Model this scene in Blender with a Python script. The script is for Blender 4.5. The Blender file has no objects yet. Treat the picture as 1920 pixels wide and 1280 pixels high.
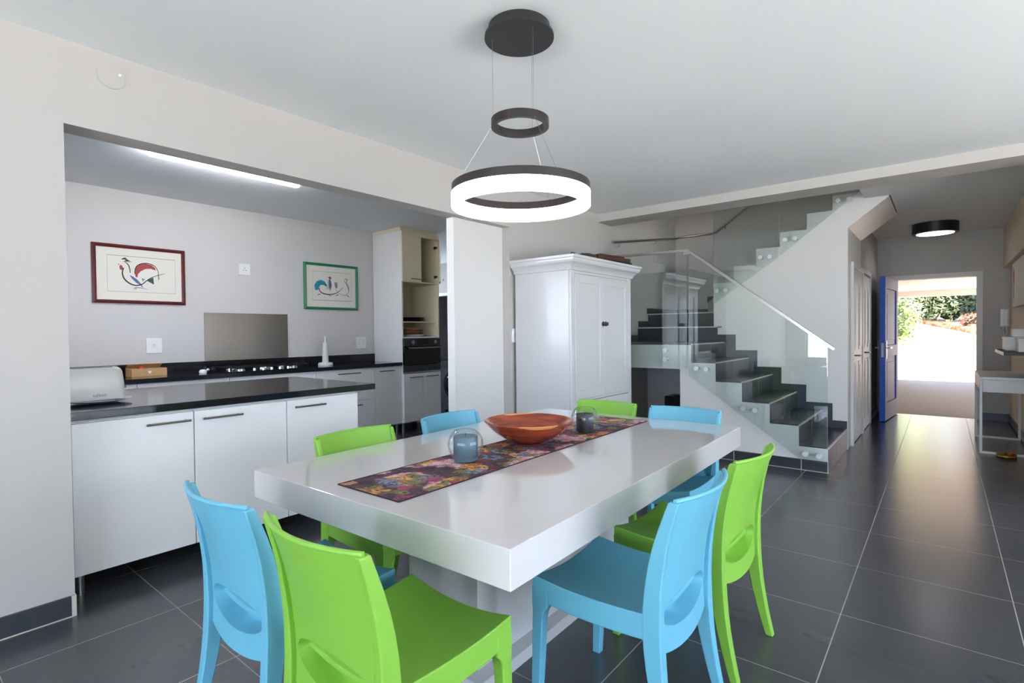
import bpy, bmesh, math, random
from mathutils import Vector, Matrix
random.seed(7)
C = bpy.context.scene.collection
SC = bpy.context.scene
PI = math.pi

# ------------------------------------------------------------------ camera
YAW, PITCH, ROLL, F, CAMZ = math.radians(39.03), math.radians(1.0), math.radians(0.58), 996.0, 1.30
cy, sy, cp, sp, cr, sr = (math.cos(YAW), math.sin(YAW), math.cos(PITCH), math.sin(PITCH), math.cos(ROLL), math.sin(ROLL))
fw = Vector((cy*cp, sy*cp, -sp)); rt = Vector((sy, -cy, 0)); dn = fw.cross(rt)
right = cr*rt + sr*dn; down = -sr*rt + cr*dn
cd = bpy.data.cameras.new('camera'); cam = bpy.data.objects.new('camera', cd); C.objects.link(cam)
cd.sensor_width = 36.0; cd.lens = F/1920*36.0; cd.clip_start = 0.05; cd.clip_end = 300
cam.matrix_world = Matrix(((right.x, -down.x, -fw.x, 0), (right.y, -down.y, -fw.y, 0), (right.z, -down.z, -fw.z, CAMZ), (0, 0, 0, 1)))
SC.camera = cam

# ------------------------------------------------------------------ exposure, world, sun
SC.view_settings.view_transform = 'Standard'; SC.view_settings.look = 'None'
SC.view_settings.exposure = 0.66; SC.view_settings.gamma = 1.0; SC.view_settings.use_curve_mapping = False
SC.cycles.max_bounces = 10; SC.cycles.diffuse_bounces = 6; SC.cycles.glossy_bounces = 5
SC.cycles.transmission_bounces = 8; SC.cycles.transparent_max_bounces = 16
SC.cycles.sample_clamp_indirect = 8.0; SC.cycles.use_denoising = True
SC.cycles.caustics_reflective = False; SC.cycles.caustics_refractive = False

w = bpy.data.worlds.new('sky'); SC.world = w; w.use_nodes = True
nt = w.node_tree; nt.nodes.clear()
tc = nt.nodes.new('ShaderNodeTexCoord'); sep = nt.nodes.new('ShaderNodeSeparateXYZ'); ramp = nt.nodes.new('ShaderNodeValToRGB')
bg = nt.nodes.new('ShaderNodeBackground'); out = nt.nodes.new('ShaderNodeOutputWorld')
nt.links.new(tc.outputs['Generated'], sep.inputs[0]); nt.links.new(sep.outputs['Z'], ramp.inputs[0])
ramp.color_ramp.elements[0].color = (0.71, 0.83, 1.0, 1); ramp.color_ramp.elements[1].color = (0.45, 0.65, 1.0, 1)
nt.links.new(ramp.outputs[0], bg.inputs[0]); nt.links.new(bg.outputs[0], out.inputs[0])
bg.inputs[1].default_value = 6.0

sd = bpy.data.lights.new('sun', 'SUN'); sun = bpy.data.objects.new('sun', sd); C.objects.link(sun)
sd.energy = 29.0; sd.angle = math.radians(0.6); sd.color = (1.0, 0.93, 0.82)
sdir = Vector((0.06, 0.52, -0.85)).normalized()
sun.rotation_euler = sdir.to_track_quat('-Z', 'Y').to_euler()
sun.location = (-6, -8, 14)

def portal(name, loc, direction, sx, sy_):
    l = bpy.data.lights.new(name, 'AREA'); l.shape = 'RECTANGLE'; l.size = sx; l.size_y = sy_
    l.cycles.is_portal = True
    o = bpy.data.objects.new(name, l); C.objects.link(o); o.location = loc
    o.rotation_euler = Vector(direction).to_track_quat('-Z', 'Y').to_euler()
    return o
portal('sky_portal', (-4.2, -0.25, 1.22), (1, 0, 0), 5.9, 2.44)
portal('sky_portal', (2.2, -3.5, 1.2), (0, 1, 0), 4.4, 2.4)
portal('sky_portal', (0.5, 4.7, 1.6), (1, 0, 0), 1.5, 1.1)  # unseen kitchen opening, added to brighten the kitchen
portal('sky_portal', (5.5, 1.9, 4.05), (1, 0, 0), 1.2, 1.1)  # unseen upstairs opening, added to lighten the stairwell
portal('sky_portal', (6.3, 8.5, 1.55), (0, -1, 0), 1.6, 1.3)  # unseen passage opening, added to light the laundry end
portal('sky_portal', (16.7, 0.1, 1.2), (-1, 0, 0), 1.8, 2.0)

# ------------------------------------------------------------------ materials
def lin(c):
    return tuple(((v/255)/12.92 if v/255 <= 0.04045 else ((v/255+0.055)/1.055)**2.4) for v in c)
MATS = {}
def mat(name, col, rough=0.5, metal=0.0, spec=0.5, emit=None, estr=0.0, trans=0.0, ior=1.45, coat=0.0, noise=0.0, nscale=6.0, bump=0.0, bscale=40.0, alpha=1.0, srgb=True):
    if name in MATS: return MATS[name]
    m = bpy.data.materials.new(name); m.use_nodes = True; n = m.node_tree; b = n.nodes['Principled BSDF']
    c = lin(col) if srgb else col
    b.inputs['Base Color'].default_value = (*c, 1); b.inputs['Roughness'].default_value = rough
    b.inputs['Metallic'].default_value = metal; b.inputs['Specular IOR Level'].default_value = spec
    b.inputs['IOR'].default_value = ior; b.inputs['Transmission Weight'].default_value = trans
    b.inputs['Coat Weight'].default_value = coat; b.inputs['Coat Roughness'].default_value = 0.06
    if emit: b.inputs['Emission Color'].default_value = (*emit, 1); b.inputs['Emission Strength'].default_value = estr
    t = None
    if noise or bump:
        t = n.nodes.new('ShaderNodeTexCoord')
    if noise:
        nz = n.nodes.new('ShaderNodeTexNoise'); nz.inputs['Scale'].default_value = nscale; nz.inputs['Detail'].default_value = 5
        n.links.new(t.outputs['Object'], nz.inputs['Vector'])
        mx = n.nodes.new('ShaderNodeMix'); mx.data_type = 'RGBA'
        mx.inputs[6].default_value = (*[v*(1-noise) for v in c], 1); mx.inputs[7].default_value = (*[min(1, v*(1+noise)) for v in c], 1)
        n.links.new(nz.outputs['Fac'], mx.inputs[0]); n.links.new(mx.outputs[2], b.inputs['Base Color'])
    if bump:
        nb = n.nodes.new('ShaderNodeTexNoise'); nb.inputs['Scale'].default_value = bscale; nb.inputs['Detail'].default_value = 4
        n.links.new(t.outputs['Object'], nb.inputs['Vector'])
        bp = n.nodes.new('ShaderNodeBump'); bp.inputs['Strength'].default_value = bump; bp.inputs['Distance'].default_value = 0.01
        n.links.new(nb.outputs['Fac'], bp.inputs['Height']); n.links.new(bp.outputs[0], b.inputs['Normal'])
    MATS[name] = m
    return m

M_WALL = mat('painted_wall', (182, 178, 174), 0.75, spec=0.3, noise=0.02, nscale=3, bump=0.05, bscale=90)
M_CEIL = mat('ceiling_paint', (232, 234, 236), 0.8, spec=0.2, noise=0.015, nscale=2)
M_WHITE = mat('white_paint', (212, 210, 208), 0.45, noise=0.01)
M_CAB = mat('cabinet_white', (230, 229, 229), 0.38, noise=0.01)
M_CREAM = mat('cream_board', (222, 212, 184), 0.5, noise=0.02)
M_LACQ = mat('white_lacquer', (200, 198, 199), 0.09, spec=0.6, coat=0.6, noise=0.005)
M_ARM = mat('armoire_paint', (197, 197, 199), 0.22, spec=0.55, coat=0.2, noise=0.01)
M_GREEN = mat('green_plastic', (126, 180, 64), 0.42, noise=0.03, nscale=30, bump=0.03, bscale=300)
M_BLUE = mat('blue_plastic', (100, 170, 194), 0.42, noise=0.03, nscale=30, bump=0.03, bscale=300)
M_STEEL = mat('brushed_steel', (168, 165, 160), 0.28, metal=1.0, noise=0.05, nscale=20)
M_HANDLE = mat('dark_steel', (118, 112, 106), 0.35, metal=0.9)
M_CHROME = mat('polished_chrome', (220, 222, 224), 0.12, metal=1.0)
M_SATIN = mat('satin_chrome', (214, 216, 218), 0.35, metal=0.55)
M_BLACK = mat('black_plastic', (18, 18, 20), 0.35)
M_BMETAL = mat('black_metal', (38, 38, 40), 0.4, noise=0.05)
M_RING = mat('bronze_grey_metal', (52, 46, 45), 0.4, metal=0.3)
M_GLOW = mat('led_diffuser', (255, 250, 245), 0.5, emit=(1.0, 0.93, 0.88), estr=3.2)
M_TUBE = mat('tube_diffuser', (255, 255, 255), 0.5, emit=(0.93, 0.95, 1.0), estr=52.0)
M_HLAMP = mat('hall_diffuser', (255, 255, 255), 0.5, emit=(0.95, 0.98, 1.0), estr=3.0)
M_SWITCH = mat('white_switch_plastic', (232, 231, 230), 0.3)
M_BRASS = mat('aged_brass', (92, 82, 58), 0.3, metal=1.0)
M_GOLD = mat('gold_metal', (190, 160, 80), 0.2, metal=1.0)
M_DOORBLUE = mat('blue_door_edge', (52, 98, 208), 0.4, noise=0.03)
M_MAHOG = mat('mahogany_frame', (92, 34, 34), 0.3, noise=0.2, nscale=14)
M_FGREEN = mat('green_frame', (40, 120, 84), 0.35, noise=0.08, nscale=14)
M_PAPER = mat('paper', (222, 218, 206), 0.8)
M_CARD = mat('mount_card', (226, 222, 212), 0.8)
M_INK = mat('ink', (40, 34, 36), 0.7)
M_RED = mat('red_paint', (166, 70, 68), 0.7, noise=0.25, nscale=60)
M_TEAL = mat('teal_paint', (30, 138, 160), 0.7, noise=0.25, nscale=60)
M_BPAINT = mat('blue_paint', (84, 106, 156), 0.7, noise=0.2, nscale=60)
M_DGREEN = mat('dark_green_paint', (60, 84, 74), 0.7, noise=0.2, nscale=60)
M_GREYP = mat('grey_paint', (140, 144, 136), 0.8)
M_LINE = mat('pencil_line', (160, 158, 148), 0.8)
M_OVENGLASS = mat('oven_glass', (10, 10, 11), 0.06, spec=0.6)
M_GRAPH = mat('graphite_steel', (84, 82, 80), 0.3, metal=0.8)
M_WASH = mat('washer_silver', (104, 106, 110), 0.35, metal=0.5)
M_RUBBER = mat('dark_rubber', (26, 26, 30), 0.5)
M_DWOOD = mat('dark_carved_wood', (70, 40, 32), 0.45, noise=0.35, nscale=18)
M_LWOOD = mat('light_wood', (188, 150, 98), 0.5, noise=0.15, nscale=12)
M_WICKER = mat('brown_basket', (150, 108, 74), 0.6, noise=0.3, nscale=50)
M_LILAC = mat('lilac_ceramic', (196, 190, 216), 0.2)
M_TOAST = mat('toaster_shell', (206, 204, 198), 0.3, noise=0.01)
M_CANDLE1 = mat('blue_grey_candle', (84, 112, 126), 0.5, noise=0.06, nscale=50)
M_CANDLE2 = mat('charcoal_candle', (44, 50, 58), 0.5, noise=0.08, nscale=50)
M_REDP = mat('red_plastic', (205, 40, 45), 0.35)
M_GROUT = mat('tile_edge_trim', (190, 184, 172), 0.5)
M_POSTW = mat('timber_post', (150, 108, 82), 0.7, noise=0.2, nscale=10)
M_GLIT = mat('wood_trim_dark', (60, 50, 46), 0.5)
M_SKY = mat('window_frame_white', (228, 228, 226), 0.4)
M_CURT = mat('curtain_linen', (206, 202, 198), 0.9, noise=0.03)

def glass_mat(name, tint, refl_ior=1.5, base=0.0):
    m = bpy.data.materials.new(name); m.use_nodes = True; n = m.node_tree; n.nodes.clear()
    o = n.nodes.new('ShaderNodeOutputMaterial'); tr = n.nodes.new('ShaderNodeBsdfTransparent'); tr.inputs[0].default_value = (*tint, 1)
    g = n.nodes.new('ShaderNodeBsdfGlossy'); g.inputs['Roughness'].default_value = 0.0
    fr = n.nodes.new('ShaderNodeLayerWeight'); fr.inputs[0].default_value = 0.12 if refl_ior < 1.5 else 0.30
    mx = n.nodes.new('ShaderNodeMixShader')
    if base:
        ma = n.nodes.new('ShaderNodeMath'); ma.operation = 'ADD'; ma.inputs[1].default_value = base
        mi_ = n.nodes.new('ShaderNodeMath'); mi_.operation = 'MINIMUM'; mi_.inputs[1].default_value = 0.3
        n.links.new(fr.outputs[0], ma.inputs[0]); n.links.new(ma.outputs[0], mi_.inputs[0]); n.links.new(mi_.outputs[0], mx.inputs[0])
    else:
        n.links.new(fr.outputs[0], mx.inputs[0])
    n.links.new(tr.outputs[0], mx.inputs[1]); n.links.new(g.outputs[0], mx.inputs[2]); n.links.new(mx.outputs[0], o.inputs[0])
    MATS[name] = m; return m
M_GLASS = glass_mat('greenish_glass', (0.945, 0.98, 0.966), 1.6, 0.04)
M_CGLASS = glass_mat('clear_glass', (0.95, 0.96, 0.96), 1.45, 0.02)
M_GEDGE = mat('glass_edge', (150, 180, 170), 0.15)

def tile_mat():
    m = bpy.data.materials.new('charcoal_floor_tile'); m.use_nodes = True; n = m.node_tree; b = n.nodes['Principled BSDF']; L = n.links.new
    g = n.nodes.new('ShaderNodeNewGeometry'); s = n.nodes.new('ShaderNodeSeparateXYZ'); L(g.outputs['Position'], s.inputs[0])
    def mth(op, a, v):
        q = n.nodes.new('ShaderNodeMath'); q.operation = op
        if isinstance(a, (int, float)): q.inputs[0].default_value = a
        else: L(a, q.inputs[0])
        if v is not None:
            if isinstance(v, (int, float)): q.inputs[1].default_value = v
            else: L(v, q.inputs[1])
        return q.outputs[0]
    def lines(sock, off, per, wd):
        a = mth('SUBTRACT', sock, off - 40*per); a = mth('MODULO', a, per)
        a = mth('SUBTRACT', a, per/2); a = mth('ABSOLUTE', a, None)      # per/2 at a joint
        return mth('GREATER_THAN', a, per/2 - wd)
    lx = lines(s.outputs['X'], 2.80, 0.62, 0.0014); ly = lines(s.outputs['Y'], 0.357, 0.62, 0.0020)
    j = mth('MAXIMUM', lx, ly)
    ix = mth('FLOOR', mth('DIVIDE', mth('SUBTRACT', s.outputs['X'], 2.80), 0.62), None)
    iy = mth('FLOOR', mth('DIVIDE', mth('SUBTRACT', s.outputs['Y'], 0.357), 0.62), None)
    cb = n.nodes.new('ShaderNodeCombineXYZ'); L(ix, cb.inputs[0]); L(iy, cb.inputs[1])
    wn = n.nodes.new('ShaderNodeTexWhiteNoise'); L(cb.outputs[0], wn.inputs[0])
    mp = n.nodes.new('ShaderNodeMapping'); mp.inputs['Scale'].default_value = (7, .6, 1); L(g.outputs['Position'], mp.inputs[0])
    nz = n.nodes.new('ShaderNodeTexNoise'); nz.inputs['Scale'].default_value = 3; nz.inputs['Detail'].default_value = 3; L(mp.outputs[0], nz.inputs['Vector'])
    n2 = n.nodes.new('ShaderNodeTexNoise'); n2.inputs['Scale'].default_value = 1.2; n2.inputs['Detail'].default_value = 1; L(g.outputs['Position'], n2.inputs['Vector'])
    v = mth('ADD', mth('MULTIPLY', nz.outputs['Fac'], 0.45), mth('MULTIPLY', n2.outputs['Fac'], 0.55))
    v = mth('ADD', v, mth('MULTIPLY', wn.outputs['Value'], 0.12))
    cr_ = n.nodes.new('ShaderNodeValToRGB'); L(v, cr_.inputs[0])
    cr_.color_ramp.elements[0].position = 0.3; cr_.color_ramp.elements[0].color = (*lin((60, 62, 67)), 1)
    cr_.color_ramp.elements[1].position = 0.75; cr_.color_ramp.elements[1].color = (*lin((67, 69, 73)), 1)
    mx = n.nodes.new('ShaderNodeMix'); mx.data_type = 'RGBA'; L(j, mx.inputs[0]); L(cr_.outputs[0], mx.inputs[6]); mx.inputs[7].default_value = (*lin((150, 146, 140)), 1)
    L(mx.outputs[2], b.inputs['Base Color'])
    r = mth('ADD', mth('MULTIPLY', j, 0.4), 0.225); L(r, b.inputs['Roughness'])
    b.inputs['Specular IOR Level'].default_value = 0.9
    return m
M_TILE = tile_mat()
M_TILED = mat('charcoal_tile_plain', (50, 52, 58), 0.3, spec=0.5, noise=0.18, nscale=5, bump=0.03, bscale=30)

def granite():
    m = bpy.data.materials.new('black_granite'); m.use_nodes = True; n = m.node_tree; b = n.nodes['Principled BSDF']; L = n.links.new
    t = n.nodes.new('ShaderNodeTexCoord'); v = n.nodes.new('ShaderNodeTexVoronoi'); v.inputs['Scale'].default_value = 55; L(t.outputs['Object'], v.inputs['Vector'])
    r = n.nodes.new('ShaderNodeValToRGB'); L(v.outputs['Distance'], r.inputs[0])
    r.color_ramp.elements[0].position = 0.0; r.color_ramp.elements[0].color = (*lin((120, 124, 132)), 1)
    r.color_ramp.elements[1].position = 0.09; r.color_ramp.elements[1].color = (*lin((22, 22, 26)), 1)
    L(r.outputs[0], b.inputs['Base Color']); b.inputs['Roughness'].default_value = 0.10; b.inputs['Specular IOR Level'].default_value = 0.45
    return m
M_GRAN = granite()

def steel_brushed():
    m = bpy.data.materials.new('brushed_splash_steel'); m.use_nodes = True; n = m.node_tree; b = n.nodes['Principled BSDF']; L = n.links.new
    t = n.nodes.new('ShaderNodeTexCoord'); mp = n.nodes.new('ShaderNodeMapping'); mp.inputs['Scale'].default_value = (1.0, 1, 120); L(t.outputs['Object'], mp.inputs[0])
    z = n.nodes.new('ShaderNodeTexNoise'); z.inputs['Scale'].default_value = 6; L(mp.outputs[0], z.inputs['Vector'])
    r = n.nodes.new('ShaderNodeValToRGB'); L(z.outputs['Fac'], r.inputs[0]); r.color_ramp.elements[0].color = (*lin((112, 104, 96)), 1); r.color_ramp.elements[1].color = (*lin((142, 134, 124)), 1)
    L(r.outputs[0], b.inputs['Base Color']); b.inputs['Metallic'].default_value = 1; b.inputs['Roughness'].default_value = 0.3
    b.inputs['Anisotropic'].default_value = 0.7
    return m
M_SPLASH = steel_brushed()

def floral():
    m = bpy.data.materials.new('floral_print_cloth'); m.use_nodes = True; n = m.node_tree; b = n.nodes['Principled BSDF']; L = n.links.new
    t = n.nodes.new('ShaderNodeTexCoord')
    wz = n.nodes.new('ShaderNodeTexNoise'); wz.inputs['Scale'].default_value = 22; wz.inputs['Detail'].default_value = 4; L(t.outputs['Object'], wz.inputs['Vector'])
    ad = n.nodes.new('ShaderNodeVectorMath'); ad.operation = 'MULTIPLY_ADD'; L(wz.outputs['Color'], ad.inputs[0]); ad.inputs[1].default_value = (0.13, 0.13, 0.0); L(t.outputs['Object'], ad.inputs[2])
    last = None
    base = n.nodes.new('ShaderNodeValToRGB'); L(wz.outputs['Fac'], base.inputs[0])
    base.color_ramp.elements[0].position = .35; base.color_ramp.elements[0].color = (*lin((30, 16, 26)), 1)
    base.color_ramp.elements[1].position = .65; base.color_ramp.elements[1].color = (*lin((84, 48, 66)), 1)
    last = base.outputs[0]
    specs = [(5.0, (0, 0, 0), 0.44, [(206, 178, 182), (186, 126, 136), (84, 44, 62)]),
             (7.0, (3.1, 1.7, 0), 0.38, [(206, 168, 92), (168, 100, 42), (58, 34, 26)]),
             (8.0, (7.7, 4.2, 0), 0.34, [(126, 140, 156), (60, 74, 96), (30, 34, 50)]),
             (10.0, (1.3, 9.9, 0), 0.3, [(132, 124, 70), (80, 80, 40), (36, 36, 26)]),
             (9.0, (5.5, 2.9, 0), 0.28, [(160, 70, 96), (110, 40, 72), (50, 20, 42)])]
    for sc, off, th, cols in specs:
        mp = n.nodes.new('ShaderNodeMapping'); mp.inputs['Location'].default_value = off; L(ad.outputs[0], mp.inputs[0])
        v = n.nodes.new('ShaderNodeTexVoronoi'); v.voronoi_dimensions = '2D'; v.inputs['Scale'].default_value = sc; L(mp.outputs[0], v.inputs['Vector'])
        # petals: finer voronoi inside each bloom
        v2 = n.nodes.new('ShaderNodeTexVoronoi'); v2.voronoi_dimensions = '2D'; v2.inputs['Scale'].default_value = sc*6; L(mp.outputs[0], v2.inputs['Vector'])
        r = n.nodes.new('ShaderNodeValToRGB'); L(v2.outputs['Distance'], r.inputs[0])
        r.color_ramp.elements[0].color = (*lin(cols[0]), 1); r.color_ramp.elements[0].position = 0.15
        r.color_ramp.elements[1].color = (*lin(cols[2]), 1); r.color_ramp.elements[1].position = 0.85
        e = r.color_ramp.elements.new(0.55); e.color = (*lin(cols[1]), 1)
        lt = n.nodes.new('ShaderNodeMapRange'); L(v.outputs['Distance'], lt.inputs[0]); lt.inputs[1].default_value = th-.03; lt.inputs[2].default_value = th+.07; lt.inputs[3].default_value = 1; lt.inputs[4].default_value = 0
        wn = n.nodes.new('ShaderNodeSeparateColor'); L(v.outputs['Color'], wn.inputs[0])
        gt = n.nodes.new('ShaderNodeMath'); gt.operation = 'GREATER_THAN'; L(wn.outputs[0], gt.inputs[0]); gt.inputs[1].default_value = 0.42
        mu = n.nodes.new('ShaderNodeMath'); mu.operation = 'MULTIPLY'; L(lt.outputs[0], mu.inputs[0]); L(gt.outputs[0], mu.inputs[1])
        mx = n.nodes.new('ShaderNodeMix'); mx.data_type = 'RGBA'; L(mu.outputs[0], mx.inputs[0]); L(last, mx.inputs[6]); L(r.outputs[0], mx.inputs[7])
        last = mx.outputs[2]
    L(last, b.inputs['Base Color']); b.inputs['Roughness'].default_value = 0.75
    return m
M_FLORAL = floral()

def bowl_wood():
    m = bpy.data.materials.new('turned_red_wood'); m.use_nodes = True; n = m.node_tree; b = n.nodes['Principled BSDF']; L = n.links.new
    t = n.nodes.new('ShaderNodeTexCoord'); mp = n.nodes.new('ShaderNodeMapping'); mp.inputs['Scale'].default_value = (3, 3, 30); L(t.outputs['Object'], mp.inputs[0])
    z = n.nodes.new('ShaderNodeTexNoise'); z.inputs['Scale'].default_value = 3; z.inputs['Detail'].default_value = 6; L(mp.outputs[0], z.inputs['Vector'])
    r = n.nodes.new('ShaderNodeValToRGB'); L(z.outputs['Fac'], r.inputs[0]); r.color_ramp.elements[0].position = .3; r.color_ramp.elements[0].color = (*lin((112, 44, 26)), 1)
    r.color_ramp.elements[1].position = .7; r.color_ramp.elements[1].color = (*lin((168, 76, 44)), 1)
    # sapwood: pale streak where the blank's edge was, high on two sides of the rim
    s = n.nodes.new('ShaderNodeSeparateXYZ'); L(t.outputs['Object'], s.inputs[0])
    def mth(op, a, v=None):
        q = n.nodes.new('ShaderNodeMath'); q.operation = op
        for i, x in enumerate((a, v)):
            if x is None: continue
            if isinstance(x, (int, float)): q.inputs[i].default_value = x
            else: L(x, q.inputs[i])
        return q.outputs[0]
    d = mth('ADD', mth('MULTIPLY', s.outputs[0], 0.62), mth('MULTIPLY', s.outputs[1], 0.78))
    e = mth('ADD', mth('ABSOLUTE', d), mth('MULTIPLY', s.outputs[2], 1.3))
    e = mth('ADD', e, mth('MULTIPLY', z.outputs['Fac'], 0.05))
    k = mth('GREATER_THAN', e, 0.365)
    mx = n.nodes.new('ShaderNodeMix'); mx.data_type = 'RGBA'; L(k, mx.inputs[0]); L(r.outputs[0], mx.inputs[6]); mx.inputs[7].default_value = (*lin((206, 140, 84)), 1)
    L(mx.outputs[2], b.inputs['Base Color']); b.inputs['Roughness'].default_value = 0.22; b.inputs['Coat Weight'].default_value = 0.4
    return m
M_BOWL = bowl_wood()

def paving():
    m = bpy.data.materials.new('pale_paving'); m.use_nodes = True; n = m.node_tree; b = n.nodes['Principled BSDF']; L = n.links.new
    t = n.nodes.new('ShaderNodeTexCoord'); br = n.nodes.new('ShaderNodeTexBrick'); L(t.outputs['Object'], br.inputs['Vector'])
    br.inputs['Scale'].default_value = 2.2; br.inputs['Color1'].default_value = (*lin((232, 206, 184)), 1); br.inputs['Color2'].default_value = (*lin((222, 190, 164)), 1)
    br.inputs['Mortar'].default_value = (*lin((210, 180, 156)), 1); br.inputs['Mortar Size'].default_value = 0.01
    L(br.outputs['Color'], b.inputs['Base Color']); b.inputs['Roughness'].default_value = 0.8
    return m
M_PAVE = paving()
M_PORCH = mat('porch_stone', (88, 71, 52), 0.7, noise=0.15, nscale=5)
M_DOORWOOD = mat('weathered_door_wood', (92, 78, 78), 0.6, spec=.3, noise=0.2, nscale=9)
M_EARTH = mat('red_earth_rocks', (176, 104, 76), 0.9, noise=0.3, nscale=6)
M_WARMWALL = mat('porch_wall', (208, 190, 176), 0.7, noise=0.03)

# ------------------------------------------------------------------ helpers
def wloc(o):
    v = Vector((0, 0, 0))
    while o is not None:
        v += o.location; o = o.parent
    return v
def obj(name, bm, m, parent=None, local=False, smooth=None, bevel=0.0, bseg=2):
    """ONE mesh object. bm in world coordinates unless local."""
    me = bpy.data.meshes.new(name)
    if parent is not None and not local:
        bmesh.ops.translate(bm, verts=bm.verts, vec=-wloc(parent))
    bmesh.ops.recalc_face_normals(bm, faces=bm.faces)
    bm.to_mesh(me); bm.free()
    ms = m if isinstance(m, (list, tuple)) else [m]
    for x in ms: me.materials.append(x)
    o = bpy.data.objects.new(name, me); C.objects.link(o)
    if parent is not None: o.parent = parent
    if smooth is not None:
        for p in me.polygons: p.use_smooth = True
        me.set_sharp_from_angle(angle=math.radians(smooth))
    if bevel:
        b = o.modifiers.new('bevel', 'BEVEL'); b.width = bevel; b.segments = bseg; b.limit_method = 'ANGLE'; b.angle_limit = math.radians(35)
    return o
def empty(name, loc, label, cat, group=None, rotz=0.0):
    o = bpy.data.objects.new(name, None); C.objects.link(o); o.location = loc; o.rotation_euler = (0, 0, rotz); o.empty_display_size = 0.1
    o['label'] = label; o['category'] = cat
    if group: o['group'] = group
    return o
def tag(o, label, cat, group=None):
    o['label'] = label; o['category'] = cat
    if group: o['group'] = group
    return o
def struct(o):
    o['kind'] = 'structure'; return o
def bx(bm, x0, x1, y0, y1, z0, z1, mi=0):
    vs = [bm.verts.new(p) for p in ((x0, y0, z0), (x1, y0, z0), (x1, y1, z0), (x0, y1, z0), (x0, y0, z1), (x1, y0, z1), (x1, y1, z1), (x0, y1, z1))]
    for f in ((0, 3, 2, 1), (4, 5, 6, 7), (0, 1, 5, 4), (1, 2, 6, 5), (2, 3, 7, 6), (3, 0, 4, 7)):
        fa = bm.faces.new([vs[i] for i in f]); fa.material_index = mi
    return vs
def box(name, b, m, parent=None, **k):
    bm = bmesh.new(); bx(bm, *b); return obj(name, bm, m, parent, **k)
def prism(bm, pts, a, b, axis, mi=0):
    """extrude a 2D outline between a and b along axis ('x': pts are (y,z), 'y': (x,z), 'z': (x,y))"""
    def P3(p, t):
        return {'x': (t, p[0], p[1]), 'y': (p[0], t, p[1]), 'z': (p[0], p[1], t)}[axis]
    A = [bm.verts.new(P3(p, a)) for p in pts]; B = [bm.verts.new(P3(p, b)) for p in pts]
    n = len(pts)
    fs = [bm.faces.new(A), bm.faces.new(B[::-1])]
    for i in range(n): fs.append(bm.faces.new((A[i], A[(i+1) % n], B[(i+1) % n], B[i])))
    for f in fs: f.material_index = mi
    return fs
def tube(bm, pts, r, seg=10, closed=False, cap=True, mi=0):
    pts = [Vector(p) for p in pts]; n = len(pts); rings = []
    rs = r if isinstance(r, (list, tuple)) else [r]*n
    up0 = None
    for i, p in enumerate(pts):
        a = pts[(i-1) % n] if (i > 0 or closed) else p; b = pts[(i+1) % n] if (i < n-1 or closed) else p
        t = (b-a).normalized()
        up = up0 if up0 is not None else (Vector((0, 0, 1)) if abs(t.z) < 0.9 else Vector((1, 0, 0)))
        s = t.cross(up).normalized(); u = s.cross(t).normalized(); up0 = u
        rings.append([bm.verts.new(p + (s*math.cos(2*PI*k/seg) + u*math.sin(2*PI*k/seg))*rs[i]) for k in range(seg)])
    m = n if closed else n-1
    for i in range(m):
        A, B = rings[i], rings[(i+1) % n]
        for k in range(seg):
            f = bm.faces.new((A[k], A[(k+1) % seg], B[(k+1) % seg], B[k])); f.material_index = mi
    if cap and not closed:
        bm.faces.new(rings[0]).material_index = mi; bm.faces.new(rings[-1][::-1]).material_index = mi
def lathe(bm, prof, c=(0, 0, 0), seg=40, mi=0, closed=False):
    """prof: list of (r,z)"""
    rings = []
    for r, z in prof:
        if r < 1e-6: rings.append([bm.verts.new((c[0], c[1], c[2]+z))])
        else: rings.append([bm.verts.new((c[0]+r*math.cos(2*PI*k/seg), c[1]+r*math.sin(2*PI*k/seg), c[2]+z)) for k in range(seg)])
    n = len(rings)
    for i in range(n if closed else n-1):
        A, B = rings[i], rings[(i+1) % n]
        for k in range(seg):
            k2 = (k+1) % seg
            if len(A) == 1 and len(B) == 1: continue
            if len(A) == 1: f = bm.faces.new((A[0], B[k], B[k2]))
            elif len(B) == 1: f = bm.faces.new((A[k], A[k2], B[0]))
            else: f = bm.faces.new((A[k], A[k2], B[k2], B[k]))
            f.material_index = mi
def copy_tree(o, parent=None):
    c = o.copy(); C.objects.link(c)
    if parent is not None: c.parent = parent
    for ch in list(o.children): copy_tree(ch, c)
    return c
def panel_bm(x0, x1, z0, z1, yf, th, inset=0.0, depth=0.0):
    """a door leaf facing -y, front at yf; optional recessed field"""
    bm = bmesh.new()
    bx(bm, x0, x1, yf, yf+th, z0, z1)
    return bm
def text_mesh(name, body, size, loc, rot, m, parent, ext=0.0004):
    cu = bpy.data.curves.new(name, 'FONT'); cu.body = body; cu.size = size; cu.extrude = ext; cu.align_x = 'CENTER'
    t = bpy.data.objects.new(name, cu); C.objects.link(t)
    bpy.context.view_layer.update()
    dg = bpy.context.evaluated_depsgraph_get()
    me = bpy.data.meshes.new_from_object(t.evaluated_get(dg)); bpy.data.objects.remove(t)
    me.materials.clear(); me.materials.append(m)
    o = bpy.data.objects.new(name, me); C.objects.link(o); o.parent = parent
    o.location = Vector(loc) - wloc(parent); o.rotation_euler = rot
    return o

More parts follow.
